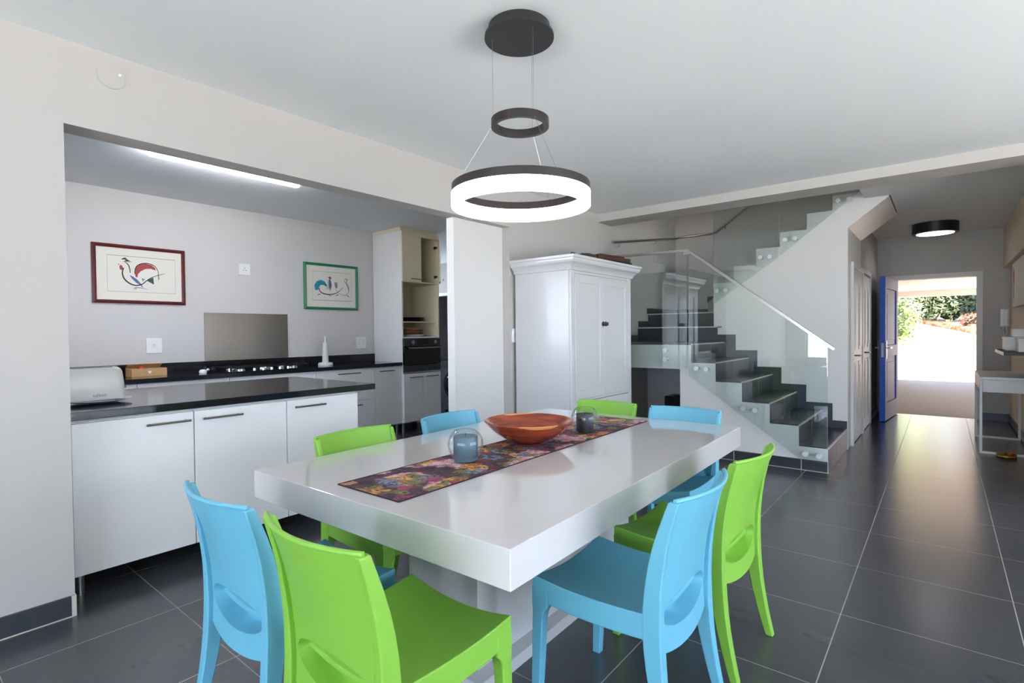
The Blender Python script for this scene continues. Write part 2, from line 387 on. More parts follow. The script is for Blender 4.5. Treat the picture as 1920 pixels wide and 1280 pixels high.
# ================================================================== THE SETTING
H = 2.67; WY = 3.15
def sbox(name, boxes, m, **k):
    bm = bmesh.new()
    for b in boxes: bx(bm, *b)
    return struct(obj(name, bm, m, **k))
sbox('floor', [(-4.4, 10.0, -3.7, 8.6, -0.15, 0)], M_TILE)
sbox('ceiling', [(-4.4, 5.6, -3.7, 3.15, H, H+.15), (.45, 5.83, 3.15, 8.6, H, H+.15), (-4.4, .45, 3.15, 3.4, H, H+.15), (5.83, 8.4, 3.32, 8.6, H, H+.15), (5.6, 6.7, -3.7, .64, H, H+.15), (6.7, 7.85, -3.7, .42, H, H+.15), (7.85, 10.14, -3.7, .95, H, H+.15)], M_CEIL)
sbox('wall_left', [(-4.2, .62, WY, 3.30, 0, H), (.62, 3.86, WY, 3.30, 2.285, H), (3.86, 7.97, WY, 3.30, 0, H), (5.6, 7.97, WY, 3.30, H, 4.8)], M_WALL)
sbox('wall_left_pier', [(3.215, 3.86, 3.236, 3.32, 0, 2.285)], M_WHITE)
bpy.data.objects['wall_left_pier'].name = 'wall_pier'
sbox('wall_kitchen_side', [(.48, .60, 3.30, 4.0, 0, H), (.48, .60, 5.4, 6.1, 0, H), (.48, .60, 4.0, 5.4, 0, 1.05), (.48, .60, 4.0, 5.4, 2.15, H)], M_WALL)  # gap is an added, out-of-view window that lets daylight into the kitchen
sbox('wall_kitchen_back', [(.48, 5.2, 6.0, 6.12, 0, H), (5.08, 5.2, 5.9, 8.6, 0, H)], mat('kitchen_wall_paint', (206, 203, 202), .75, spec=.3, noise=.02, nscale=3))
sbox('wall_passage', [(7.3, 7.42, 3.3, 7.2, 0, H), (7.3, 7.42, 8.05, 8.6, 0, H), (7.3, 7.42, 7.2, 8.05, 2.03, H), (5.2, 5.5, 8.5, 8.6, 0, H), (7.1, 8.4, 8.5, 8.6, 0, H), (5.5, 7.1, 8.5, 8.6, 0, .9), (5.5, 7.1, 8.5, 8.6, 2.2, H)], M_WALL)  # gap in the far wall is an added, unseen window lighting the passage
sbox('wall_laundry', [(8.3, 8.4, 3.3, 8.6, 0, H)], mat('mauve_wall', (160, 146, 142), 0.8))
sbox('trim_1', [(5.5, 5.83, -3.5, WY, 2.58, H+.15)], M_WALL)          # beam across the room
bpy.data.objects['trim_1'].modifiers.clear()
# stairwell
sbox('wall_stair_back', [(7.85, 7.97, .80, 3.3, 0, H), (7.85, 7.97, .42, 3.3, H+.151, 4.8), (7.85, 7.97, .96, 3.3, H, H+.151)], M_WALL)
sbox('wall_stair_upper', [(5.5, 5.6, .2, 1.3, H+.15, 4.8), (5.5, 5.6, 2.5, 3.3, H+.15, 4.8), (5.5, 5.6, 1.3, 2.5, H+.15, 3.5), (5.5, 5.6, 1.3, 2.5, 4.6, 4.8),
      (5.6, 7.97, .22, .42, H+.15, 4.8)], M_WALL)  # upper gap is an added, unseen window for stairwell light
sbox('ceiling_stairwell', [(5.5, 7.97, .2, 3.3, 4.8, 4.9)], M_CEIL)
# hallway
sbox('wall_hall_left', [(7.85, 9.99, .79, .95, 0, H)], M_WALL)
sbox('wall_hall_end', [(9.99, 10.14, .575, .95, 0, H), (9.99, 10.14, -.95, -.375, 0, H), (9.99, 10.14, -.375, .575, 2.03, H)], M_WALL)
sbox('wall_hall_right', [(5.6, 10.14, -.85, -.73, 0, H), (5.83, 9.99, -.73, -.65, 2.12, H)], mat('cream_wall', (214, 200, 176), 0.7, spec=.3, noise=.02))
sbox('wall_right_far', [(5.52, 5.62, -3.5, -.73, 0, 2.58)], M_WALL)
bpy.data.objects['wall_right_far'].name = 'wall_east'
# behind and beside the camera: the glazed sides of the room
sbox('wall_west', [(-4.35, -4.2, 2.7, 3.3, 0, H), (-4.35, -4.2, -3.6, -3.2, 0, H), (-4.35, -4.2, -3.2, 2.7, 2.45, H)], M_WALL)
sbox('wall_south', [(-4.35, 0, -3.65, -3.5, 0, H), (4.4, 5.6, -3.65, -3.5, 0, H), (0, 4.4, -3.65, -3.5, 2.4, H)], M_WALL)
bm = bmesh.new()
for y in (-3.2, -1.73, -.25, 1.22, 2.64): bx(bm, -4.33, -4.26, y, y+.06, 0, 2.45)
bx(bm, -4.33, -4.26, -3.2, 2.7, 0, .07); bx(bm, -4.33, -4.26, -3.2, 2.7, 2.38, 2.45)
struct(obj('window_1', bm, M_SKY))
bm = bmesh.new()
for x in (0, 1.45, 2.9, 4.34): bx(bm, x, x+.06, -3.63, -3.56, 0, 2.4)
bx(bm, 0, 4.4, -3.63, -3.56, 0, .07); bx(bm, 0, 4.4, -3.63, -3.56, 2.33, 2.4)
struct(obj('window_2', bm, M_SKY))
# skirtings: dark tile with a pale edge line
sbox('baseboard_left', [(-4.2, .605, 3.138, WY, 0, .095)], M_TILED, bevel=.001)
sbox('trim_2', [(.605, .622, 3.134, 3.30, 0, .098), (-4.2, .605, 3.133, 3.138, 0, .004)], M_GROUT)
sbox('baseboard_stair', [(5.486, 5.5, .79, 2.16, 0, .10), (5.486, 5.5, 2.5, WY, 0, .10)], M_TILED)
bm = bmesh.new()
for y in (.795, 1.01, 1.61): bx(bm, 5.484, 5.487, y, y+.006, 0, .10)
bx(bm, 5.484, 5.487, .79, 2.16, .10, .104); bx(bm, 5.483, 5.486, .79, 2.16, 0, .004)
struct(obj('trim_3', bm, M_GROUT))
sbox('baseboard_hall', [(9.975, 9.99, -.73, -.44, 0, .1), (5.83, 9.975, -.73, -.716, 0, .085), (8.95, 9.975, .776, .79, 0, .09)], M_TILED)
sbox('trim_4', [(5.9, 9.97, -.715, -.70, .03, .055)], M_GRAPH)

# door frames in the hall
def frame(name, axis, a0, a1, top, face, out, wd=.05, m=M_WHITE):
    bm = bmesh.new()
    if axis == 'x':    # frame on a wall facing -y
        for x in (a0-wd, a1): bx(bm, x, x+wd, face-out, face, 0, top+wd)
        bx(bm, a0, a1, face-out, face, top, top+wd)
    else:              # on a wall facing -x
        for y in (a0-wd, a1): bx(bm, face-out, face, y, y+wd, 0, top+wd)
        bx(bm, face-out, face, a0, a1, top, top+wd)
    return struct(obj(name, bm, m, bevel=.003))
frame('trim_5', 'x', 6.98, 7.80, 1.98, .79, .03, .06)
frame('trim_6', 'x', 7.93, 8.74, 2.0, .79, .03, .06)
frame('trim_7', 'y', -.375, .575, 2.03, 9.99, .02, .065)
frame('trim_8', 'y', 7.2, 8.05, 2.03, 7.3, .02, .06)
def hall_door(name, x0, x1, mm, knob=True):
    bm = bmesh.new(); bx(bm, x0+.004, x1-.004, .772, .789, .012, 1.975)
    for z0, z1 in ((.16, .92), (1.06, 1.82)):
        for k in range(2):
            a = x0+.09+k*(x1-x0-.09)/2; b = a+(x1-x0)/2-.14
            bx(bm, a, b, .764, .772, z0, z1); bx(bm, a+.03, b-.03, .758, .764, z0+.04, z1-.04)
    d = struct(obj(name, bm, mm, bevel=.0012))
    if knob:
        bm = bmesh.new(); tube(bm, [(x0+.09, .772, 1.0), (x0+.09, .72, 1.0), (x0+.2, .715, 1.0)], .009, 8)
        obj('door_handle', bm, M_HANDLE, d)
    return d
hall_door('door_2', 6.98, 7.80, M_WHITE)
hall_door('door_3', 7.93, 8.74, M_WHITE)
# blue front door, standing open into the hall
ang = math.atan2(.68-.585, 8.93-9.965)
dl = 1.0
def dbox(bm, u0, u1, v0, v1, z0, z1):
    c, s = math.cos(ang), math.sin(ang); vs = bx(bm, u0, u1, v0, v1, z0, z1)
    for v in vs:
        x, y = v.co.x, v.co.y; v.co.x = 9.965 + c*x - s*y; v.co.y = .585 + s*x + c*y
bm = bmesh.new()
# local u runs from hinge to free edge; v: negative side faces away from wall? (rotated half turn)
for b in ((0, .13, 0, .06, .012, 2.02), (dl-.13, dl, 0, .06, .012, 2.02), (.13, dl-.13, 0, .06, .012, .25), (.13, dl-.13, 0, .06, .90, 1.06), (.13, dl-.13, 0, .06, 1.86, 2.02)): dbox(bm, *b)
d1 = struct(obj('door_1', bm, M_DOORWOOD, bevel=.003))
bm = bmesh.new()
for z0, z1 in ((.25, .90), (1.06, 1.86)): dbox(bm, .13, dl-.13, .018, .042, z0, z1)
for z0, z1 in ((.33, .82), (1.14, 1.78)): dbox(bm, .21, dl-.21, .010, .050, z0, z1)
obj('door_panel', bm, M_DOORWOOD, d1, bevel=.004)
bm = bmesh.new(); dbox(bm, dl, dl+.006, -.004, .064, .012, 2.02)
for z0, z1 in ((.25, .90), (1.06, 1.86)):
    dbox(bm, .1295, .137, .004, .056, z0, z1)
e_ = obj('door_edge', bm, M_DOORBLUE, d1); e_['label'] = 'bright blue painted edge of the front door'
bm = bmesh.new(); dbox(bm, dl-.085, dl-.045, .06, .068, .88, 1.12); dbox(bm, dl-.085, dl-.045, -.008, 0, .88, 1.12); dbox(bm, dl+.006, dl+.009, .015, .045, .9, 1.1)
lp = obj('lock_plate', bm, M_STEEL, d1)
bm = bmesh.new(); dbox(bm, dl-.075, dl-.057, .068, .11, 1.02, 1.038); dbox(bm, dl-.19, dl-.057, .10, .114, 1.02, 1.038)
dbox(bm, dl-.075, dl-.057, -.06, -.008, 1.02, 1.038); dbox(bm, dl-.16, dl-.057, -.07, -.056, 1.02, 1.038)
obj('door_handle', bm, M_STEEL, d1)

# ================================================================== STAIRCASE
st = empty('staircase', (5.5, .8, 0), 'dark tiled concrete staircase with white sides turning at a landing', 'staircase')
TR = [(.795, .225), (1.03, .411), (1.28, .598), (1.535, .785), (1.79, .971), (2.04, 1.157)]
poly = [(.80, 0)]
for i, (y, z) in enumerate(TR):
    poly.append((y+.005 if i else .80, z-.01))
    if i < 5: poly.append((TR[i+1][0]+.005, z-.01))
poly += [(WY-.002, 1.147), (WY-.002, .89), (2.165, .89), (2.165, 0)]
bm = bmesh.new(); prism(bm, poly, 5.5, 6.68, 'x'); obj('lower_flight', bm, M_WHITE, st)
box('landing', (6.55, 6.86, 2.165, WY-.002, .89, 1.334), M_WHITE, st)
bm = bmesh.new(); bx(bm, 6.87, 7.848, 2.21, WY-.002, 0, 1.52); prism(bm, [(6.712, 2.21), (7.848, 2.21), (7.848, 2.66)], 1.52, 1.70, 'z'); obj('winder_step', bm, M_WHITE, st)
up = [(2.205, 0), (2.205, 1.877), (1.964, 1.877), (1.964, 2.066), (1.712, 2.066), (1.712, 2.25), (1.454, 2.25), (1.454, 2.412), (1.18, 2.412), (1.18, 2.588), (.932, 2.588), (.932, 2.743), (.684, 2.743), (.684, 2.9), (.43, 2.9), (.43, 2.66), (.79, 2.385), (.79, 0)]
bm = bmesh.new(); prism(bm, up, 6.70, 7.848, 'x'); obj('upper_flight', bm, M_WHITE, st)
for i, (y, z) in enumerate(TR):
    y1 = TR[i+1][0]-.002 if i < 5 else WY-.004
    x1 = 6.688 if i < 5 else 6.535
    z0 = TR[i-1][1]+.001 if i else 0.002
    bm = bmesh.new(); bx(bm, 5.503, x1, y+.010, y1+.006, z-.010, z); obj('tread', bm, M_TILED, st)
    bm = bmesh.new(); bx(bm, 5.503, 6.688, y+.001, y+.011, z0, z-.012); bx(bm, 6.10, 6.103, y, y+.001, z0, z-.012, 1); obj('riser', bm, [M_TILED, M_GROUT], st)
    bm = bmesh.new(); bx(bm, 5.499, 6.688 if i < 5 else 6.55, y-.004, y+.009, z-.011, z+.002); obj('nosing', bm, M_GROUT, st)
for (x, z, y0, x1) in ((6.55, 1.344, 2.11, 6.86), (6.87, 1.53, 2.211, 7.845)):
    bm = bmesh.new(); bx(bm, x, x1, y0, WY-.004, z-.012, z); obj('tread', bm, M_TILED, st)
    bm = bmesh.new(); bx(bm, x-.012, x-.001, y0, WY-.004, z-.186, z-.012)
    for yy in (2.6, ): bx(bm, x-.0135, x-.012, yy, yy+.003, z-.186, z-.012, 1)
    obj('riser', bm, [M_TILED, M_GROUT], st)
    bm = bmesh.new(); bx(bm, x-.016, x+.004, y0, WY-.004, z-.012, z+.003); obj('nosing', bm, M_GROUT, st)
bm = bmesh.new(); prism(bm, [(6.705, 2.212), (7.845, 2.212), (7.845, 2.67)], 1.702, 1.71, 'z'); obj('tread', bm, M_TILED, st)
# stepped dark skirting on the walls beside the treads
sk = [(.795, .93, .305, 0.0), (.93, 1.185, .49, .2), (1.185, 1.44, .68, .38), (1.44, 1.70, .865, .57), (1.70, 1.945, 1.057, .76), (1.945, 2.16, 1.245, .95)]
for b in [(6.682, 6.699, y0, y1, z0, z1) for y0, y1, z1, z0 in sk]+[(5.5, 6.53, 3.136, 3.149, 1.16, 1.245), (6.56, 6.85, 3.136, 3.149, 1.345, 1.43), (6.83, 7.835, 3.136, 3.149, 1.531, 1.61), (7.835, 7.849, 2.67, 3.136, 1.531, 1.61), (7.835, 7.849, 2.2, 2.67, 1.71, 1.79)]: box('stair_skirting', b, M_TILED, st)
# niche under the landing
sbox('wall_niche', [(6.84, 6.868, 2.165, WY, 0, 1.15)], mat('grey_niche_paint', (236, 232, 238), .8))
# balustrade glass
def glass(name, poly, x, th, label, bolts, group, rail=None, post=None):
    ys = [p[0] for p in poly]; zs = [p[1] for p in poly]
    bm = bmesh.new(); prism(bm, poly, x, x+th, 'x'); t = obj('glass_panel', bm, M_GLASS, group); t['label'] = label
    for (y, z) in bolts:
        bm = bmesh.new()
        tube(bm, [(x-.012, y, z), (x, y, z)], .024, 16); tube(bm, [(x+th, y, z), (x+th+.045, y, z)], .018, 12)
        obj('standoff_bolt', bm, M_SATIN, t, smooth=40)
    if rail:
        (a, b) = rail; bm = bmesh.new()
        d = Vector((0, b[0]-a[0], b[1]-a[1])).normalized(); n = Vector((0, -d.z, d.y)); n = n if n.z > 0 else -n
        A = Vector((x+th/2, a[0], a[1])); B = Vector((x+th/2, b[0], b[1]))
        vs = []
        for P in (A, B):
            for sx_, sn in ((-1, -.012), (1, -.012), (1, .016), (-1, .016)):
                vs.append(bm.verts.new(P + Vector((sx_*.0135, 0, 0)) + n*sn))
        for f in ((0, 1, 2, 3), (7, 6, 5, 4), (0, 4, 5, 1), (1, 5, 6, 2), (2, 6, 7, 3), (3, 7, 4, 0)): bm.faces.new([vs[i] for i in f])
        obj('cap_rail', bm, M_STEEL, t, bevel=.002)
    return t
GX = 5.43
G1 = empty('glass_balustrade', (GX, 2.0, .8), 'frameless green-tinted glass balustrade along the tiled stairs', 'balustrade')
glass('glass_panel', [(2.065, .90), (2.065, 2.125), (WY-.01, 2.15), (WY-.01, .90)], GX, .012, 'level glass panel guarding the landing beside the armoire', [(2.30, 1.09), (2.30, .995)], G1, ((2.05, 2.125), (WY-.01, 2.15)))
glass('glass_panel', [(2.045, .83), (2.045, 2.125), (.795, 1.15), (.795, .10), (1.0, .10)], GX, .012, 'sloping glass panel beside the lower flight of stairs', [(1.965, .91), (1.865, .903), (1.508, .535), (1.40, .525), (.97, .163), (.86, .158)], G1, ((2.05, 2.125), (.74, 1.115)))
bm = bmesh.new(); bx(bm, GX-.012, GX+.024, 2.02, 2.09, 2.08, 2.115); obj('corner_clamp', bm, M_STEEL, G1, bevel=.003)
GX2 = 6.64
glass('glass_panel', [(2.19, 1.62), (2.19, 3.5), (1.462, 3.9), (1.462, 2.12)], GX2, .012, 'tall glass panel at the start of the upper flight, left of the other upper panel', [(2.145, 1.78), (2.045, 1.78), (1.65, 2.14), (1.548, 2.14)], G1)
glass('glass_panel', [(1.442, 2.14), (1.442, 3.9), (.66, 4.3), (.66, 2.757)], GX2, .012, 'glass panel at the top of the upper flight just under the beam', [(1.39, 2.313), (1.287, 2.318), (.873, 2.671), (.77, 2.671)], G1)
# wall handrail
hr = empty('handrail', (7.78, 3.1, 2.69), 'slim steel handrail fixed to the wall behind the stairs', 'handrail')
bm = bmesh.new(); tube(bm, [(5.8, 3.09, 2.375), (7.70, 3.09, 2.665), (7.77, 3.03, 2.69), (7.79, 2.60, 2.69), (7.79, 2.53, 2.70), (7.79, .9, 3.87)], .016, 12); obj('rail', bm, M_STEEL, hr, smooth=50)
for p, q in (((5.92, 3.09, 2.39), (5.92, 3.15, 2.34)), ((7.0, 3.09, 2.555), (7.0, 3.15, 2.51)), ((7.79, 2.4, 2.79), (7.85, 2.4, 2.74)), ((7.79, 1.6, 3.36), (7.85, 1.6, 3.31))):
    bm = bmesh.new(); tube(bm, [p, (p[0], p[1], q[2]), q], .007, 8); obj('bracket', bm, M_CHROME, hr)
# black box in the niche
bb = empty('black_box', (6.45, 2.42, 0), 'black box standing in the niche under the landing', 'box')
box('body', (6.3, 6.6, 2.18, 2.68, .001, .49), M_BLACK, bb, bevel=.006); box('lid', (6.29, 6.61, 2.19, 2.55, .49, .51), M_BLACK, bb, bevel=.004)

# ================================================================== OUTSIDE
sbox('floor_porch', [(10.0, 16.7, -2.6, 3.0, -.15, -.005)], M_PORCH)
sbox('ceiling_porch', [(10.14, 16.7, -2.6, 3.0, 2.22, 2.4)], M_WARMWALL)
sbox('trim_9', [(16.5, 16.8, -2.6, 3.0, 2.08, 2.22)], M_WARMWALL)
sbox('wall_porch', [(16.45, 16.75, .93, 3.0, 0, 2.08), (16.45, 16.75, -2.6, -1.05, 0, 2.08), (10.14, 16.7, 2.9, 3.0, 0, 2.3)], M_WARMWALL)
sbox('roof', [(-4.5, 10.2, -3.8, 3.4, 4.95, 5.0), (.3, 10.2, 3.4, 8.8, 4.95, 5.0), (10.2, 16.85, -2.7, 3.1, 2.4, 2.45)], M_WARMWALL)  # unseen slabs, put in to keep the sun out of the rooms
for i, (x, y) in enumerate(((11.9, .27), (12.9, .27), (14.3, .26), (15.6, .25))):
    t = empty('downlight', (x, y, 2.22), ['round recessed downlight in the porch ceiling nearest the front door', 'second round downlight from the front door in the porch ceiling', 'third round downlight from the front door in the porch ceiling', 'farthest round downlight in the porch ceiling, next to the beam'][i], 'downlight', 'porch ceiling downlights')
    bm = bmesh.new(); lathe(bm, [(.045, 0), (.062, 0), (.062, -.008), (.045, -.008)], (x, y, 2.22), 20, closed=True); obj('ring', bm, M_STEEL, t)
    bm = bmesh.new(); lathe(bm, [(0, -.002), (.045, -.002), (.045, 0), (0, 0)], (x, y, 2.22), 20); obj('lens', bm, M_HLAMP, t)
# sloping driveway
bm = bmesh.new()
for i in range(24):
    x0, x1 = 16.7+i*.9, 16.7+(i+1)*.9
    def hz(x): return max(0, (x-18.0))*.105 - .02
    v = [bm.verts.new(p) for p in ((x0, -7, hz(x0)), (x1, -7, hz(x1)), (x1, 7, hz(x1)), (x0, 7, hz(x0)))]
    bm.faces.new(v)
bmesh.ops.remove_doubles(bm, verts=bm.verts, dist=.001)
struct(obj('driveway_ground', bm, M_PAVE)); bpy.data.objects['driveway_ground'].name = 'ground'
# outer ground seen only as reflected light
sbox('ground_garden', [(-30, -4.35, -30, 30, -.2, -.1), (-4.35, 16.7, -30, -3.7, -.2, -.1), (-4.35, .48, 3.4, 30, -.2, -.1)], mat('garden_paving', (208, 206, 200), .9))

# plants, bank and posts beyond the driveway
def leafmat(name, c1, c2):
    m = bpy.data.materials.new(name); m.use_nodes = True; n = m.node_tree; b = n.nodes['Principled BSDF']
    g = n.nodes.new('ShaderNodeNewGeometry'); r = n.nodes.new('ShaderNodeValToRGB'); n.links.new(g.outputs['Random Per Island'], r.inputs[0])
    r.color_ramp.elements[0].color = (*lin(c1), 1); r.color_ramp.elements[1].color = (*lin(c2), 1); n.links.new(r.outputs[0], b.inputs['Base Color'])
    b.inputs['Roughness'].default_value = .6; return m
L1 = leafmat('leaf_mid_green', (58, 88, 34), (150, 170, 74)); L2 = leafmat('leaf_silver_green', (90, 116, 62), (206, 208, 164)); L3 = leafmat('leaf_dark_green', (20, 34, 22), (52, 72, 44)); L4 = leafmat('leaf_russet', (110, 56, 40), (170, 110, 80))
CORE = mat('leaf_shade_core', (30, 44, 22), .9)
def bush(loc, rad, m, label, n=900, ls=.13, group='shrubs beyond the driveway', name='shrub'):
    t = empty(name, loc, label, 'shrub', group); rx, ry, rz = rad
    bm = bmesh.new()
    for i in range(n):
        th = random.uniform(0, 2*PI); u = random.uniform(-.75, 1); q = math.sqrt(1-u*u); k = random.uniform(.72, 1.05)*(1+.18*math.sin(3*th+loc[1])*math.cos(4*u))
        p = Vector((loc[0]+rx*q*math.cos(th)*k, loc[1]+ry*q*math.sin(th)*k, loc[2]+rz*.8+rz*u*k))
        a = Vector((random.gauss(0, 1), random.gauss(0, 1), random.gauss(0, 1))).normalized(); b = a.orthogonal().normalized()
        s = ls*random.uniform(.6, 1.3)
        vs = [bm.verts.new(p+a*s), bm.verts.new(p+b*s*.4), bm.verts.new(p-a*s), bm.verts.new(p-b*s*.4)]; bm.faces.new(vs)
    me = bpy.data.meshes.new('foliage'); bmesh.ops.translate(bm, verts=bm.verts, vec=-Vector(loc)); bm.to_mesh(me); bm.free(); me.materials.append(m)
    o = bpy.data.objects.new('foliage', me); C.objects.link(o); o.parent = t
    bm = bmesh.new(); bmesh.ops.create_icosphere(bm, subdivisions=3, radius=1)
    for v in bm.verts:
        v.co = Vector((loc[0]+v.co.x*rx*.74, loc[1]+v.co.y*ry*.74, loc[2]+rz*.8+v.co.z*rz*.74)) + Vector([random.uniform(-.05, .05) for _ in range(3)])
    obj('shade_core', bm, CORE, t)  # dark filler blob closing gaps, coloured as shade among the leaves
for a in (((24.0, 1.62, .55), (.9, .85, 1.25), L1, 'leafy green shrub at the left edge of the driveway, nearest the porch', 1500, .08),
          ((28.0, 1.95, .9), (1.6, 1.4, 2.1), L2, 'silvery green shrub left of the driveway behind the nearest shrub', 2200, .10),
          ((33.0, 2.4, 1.4), (1.6, 1.7, 2.4), L2, 'pale flowering shrub behind the top of the driveway at left', 2200, .12),
          ((35.0, .9, 1.6), (1.4, 1.5, 2.5), L1, 'mid green shrub behind the top of the driveway, centre', 2000, .13),
          ((34.0, -.3, 1.5), (1.2, 1.1, 2.0), L2, 'pale leaved shrub behind the brown bank, centre right', 2000, .12),
          ((33.0, -1.7, 1.4), (1.3, 1.2, 2.6), L3, 'dark spiky shrub at the right end of the bank', 1800, .16),
          ((31.0, -1.35, 1.0), (.6, .8, .55), L4, 'low russet plant on the bank at right', 700, .09)):
    bush(*a)
bm = bmesh.new()
for k in range(60):
    t_ = k/59; x = 33.5-5.5*t_; y = .95-2.2*t_; zz = (x-18)*.105
    s = random.uniform(.10, .2); vs = bx(bm, x-s, x+s, y-s, y+s, zz-.1, zz+random.uniform(.04, .14))
    for v in vs: v.co += Vector([random.uniform(-.05, .05) for _ in range(3)])
tag(obj('rock_bank', bm, M_EARTH), 'reddish rocky bank edging the driveway below the shrubs', 'bank')
for (x, y, h, lb) in ((25.6, -.87, .62, 'short brown timber post at the right edge of the driveway'), (30.5, -.18, .34, 'small pale timber post on the bank behind the driveway')):
    z = (x-18)*.105-.02; t = empty('timber_post', (x, y, z), lb, 'post', 'driveway posts')
    box('post_body', (x-.07, x+.07, y-.07, y+.07, z-.02, z+h), M_POSTW, t, bevel=.01); box('post_cap', (x-.085, x+.085, y-.085, y+.085, z+h, z+h+.03), M_POSTW, t, bevel=.006)

# ================================================================== DINING TABLE
TC = Vector((2.08, 1.531, 0)); TROT = math.radians(1.1)
tb = empty('dining_table', TC, 'glossy white rectangular dining table with thick top on a block pedestal', 'table', rotz=TROT)
def lbox(name, b, m, parent, **k):
    bm = bmesh.new(); bx(bm, *b); return obj(name, bm, m, parent, local=True, **k)
lbox('tabletop', (-1.062, 1.062, -.662, .662, .64, .75), M_LACQ, tb, bevel=.0025)
lbox('pedestal', (-.66, .60, -.19, .19, .05, .64), M_LACQ, tb, bevel=.003)
lbox('base_plate', (-.72, .66, -.25, .25, .0, .05), M_LACQ, tb, bevel=.003)
run = empty('table_runner', (2.055, 1.553, .75), 'dark floral print table runner along the middle of the white table', 'table runner', rotz=TROT*.6)
bm = bmesh.new()
nx, ny = 60, 8
for i in range(nx+1):
    for j in range(ny+1):
        x = -.955+1.91*i/nx; y = -.168+.336*j/ny
        bm.verts.new((x, y, .0025+.0006*math.sin(x*23)*math.cos(y*30)))
bm.verts.ensure_lookup_table()
for i in range(nx):
    for j in range(ny):
        a = i*(ny+1)+j; bm.faces.new([bm.verts[q] for q in (a, a+ny+1, a+ny+2, a+1)])
r_ = bmesh.ops.extrude_face_region(bm, geom=bm.faces[:]); bmesh.ops.translate(bm, verts=[v for v in r_['geom'] if isinstance(v, bmesh.types.BMVert)], vec=(0, 0, -.0018))
obj('cloth', bm, M_FLORAL, run, local=True)
bm = bmesh.new()
for s in (-1, 1): bx(bm, -.957, .957, s*.1695-.0025, s*.1695+.0025, .0006, .0035)
for s in (-1, 1): bx(bm, s*.957-.0025, s*.957+.0025, -.17, .17, .0006, .0035)
obj('hem', bm, mat('plum_hem', (52, 26, 44), .8), run, local=True)

# fruit bowl
BC = Vector((2.10, 1.60, .7535))
bw = empty('wooden_bowl', BC, 'large turned red-brown wooden bowl at the centre of the table', 'bowl')
bm = bmesh.new(); lathe(bm, [(0, 0), (.075, 0), (.085, .006), (.13, .028), (.18, .062), (.215, .1), (.222, .108), (.216, .111), (.205, .102), (.17, .07), (.12, .038), (.07, .018), (0, .014)], (0, 0, 0), 64); obj('body', bm, M_BOWL, bw, local=True, smooth=60)
# two candle holders
def candle(x, y, mcan, label, rc, hc):
    t = empty('candle_holder', (x, y, .754), label, 'candle holder', 'round glass candle holders')
    bm = bmesh.new(); R = .077; prof = []
    a0, a1 = -70, 52
    for k in range(19):
        a = math.radians(a0+(a1-a0)*k/18); prof.append((R*math.cos(a), .0725+R*math.sin(a)))
    inner = [(r-.003, z) for r, z in prof[::-1]]
    inner[-1] = (prof[0][0]-.002, prof[0][1]+.004)
    lathe(bm, [(0, 0)]+prof+inner+[(0, .004)], (0, 0, 0), 48); obj('glass_globe', bm, M_CGLASS, t, local=True, smooth=60)
    bm = bmesh.new(); lathe(bm, [(0, .006), (rc*.96, .006), (rc, .011), (rc, hc-.004), (rc*.95, hc), (rc*.8, hc-.004), (0, hc-.006)], (0, 0, 0), 40); cn = obj('candle', bm, mcan, t, local=True, smooth=50)
    bm = bmesh.new(); tube(bm, [(0, 0, hc-.008), (.001, 0, hc+.004), (.003, .001, hc+.012)], .0012, 6); obj('wick', bm, M_BLACK, cn, local=True)
candle(1.622, 1.575, M_CANDLE1, 'round clear glass candle holder with blue-grey candle, nearer one on runner', .052, .108)
candle(2.485, 1.51, M_CANDLE2, 'round glass candle holder with charcoal candle, farther one beyond the bowl', .047, .10)

# ================================================================== CHAIRS
def cx(z):   # centre line of the rear upright
    pts = [(0, -.272), (.1, -.246), (.22, -.222), (.34, -.207), (.45, -.203), (.56, -.210), (.68, -.232), (.82, -.275)]
    for i, ((z0, x0), (z1, x1)) in enumerate(zip(pts, pts[1:])):
        if z <= z1+1e-9:
            t = (z-z0)/(z1-z0); xm = pts[i-1][1] if i else 2*x0-x1; xp = pts[i+2][1] if i+2 < len(pts) else 2*x1-x0
            return .5*((2*x0)+(x1-xm)*t+(2*xm-5*x0+4*x1-xp)*t*t+(3*x0-xm-3*x1+xp)*t**3)
    return pts[-1][1]
def sweep(bm, st):
    """st: list of (x,y,z,dx,dy) rectangular sections, joined"""
    rings = []
    for x, y, z, dx, dy in st:
        rings.append([bm.verts.new(p) for p in ((x-dx/2, y-dy/2, z), (x+dx/2, y-dy/2, z), (x+dx/2, y+dy/2, z), (x-dx/2, y+dy/2, z))])
    for A, B in zip(rings, rings[1:]):
        for k in range(4): bm.faces.new((A[k], A[(k+1) % 4], B[(k+1) % 4], B[k]))
    bm.faces.new(rings[0][::-1]); bm.faces.new(rings[-1])
HW = .222
def usec(z):
    T_ = [(0, .030, .030), (.2, .044, .036), (.34, .056, .040), (.45, .058, .034), (.6, .050, .024), (.82, .030, .020)]
    for (z0, a0, b0), (z1, a1, b1) in zip(T_, T_[1:]):
        if z <= z1+1e-9:
            t = (z-z0)/(z1-z0); return a0+(a1-a0)*t, b0+(b1-b0)*t
    return T_[-1][1:]
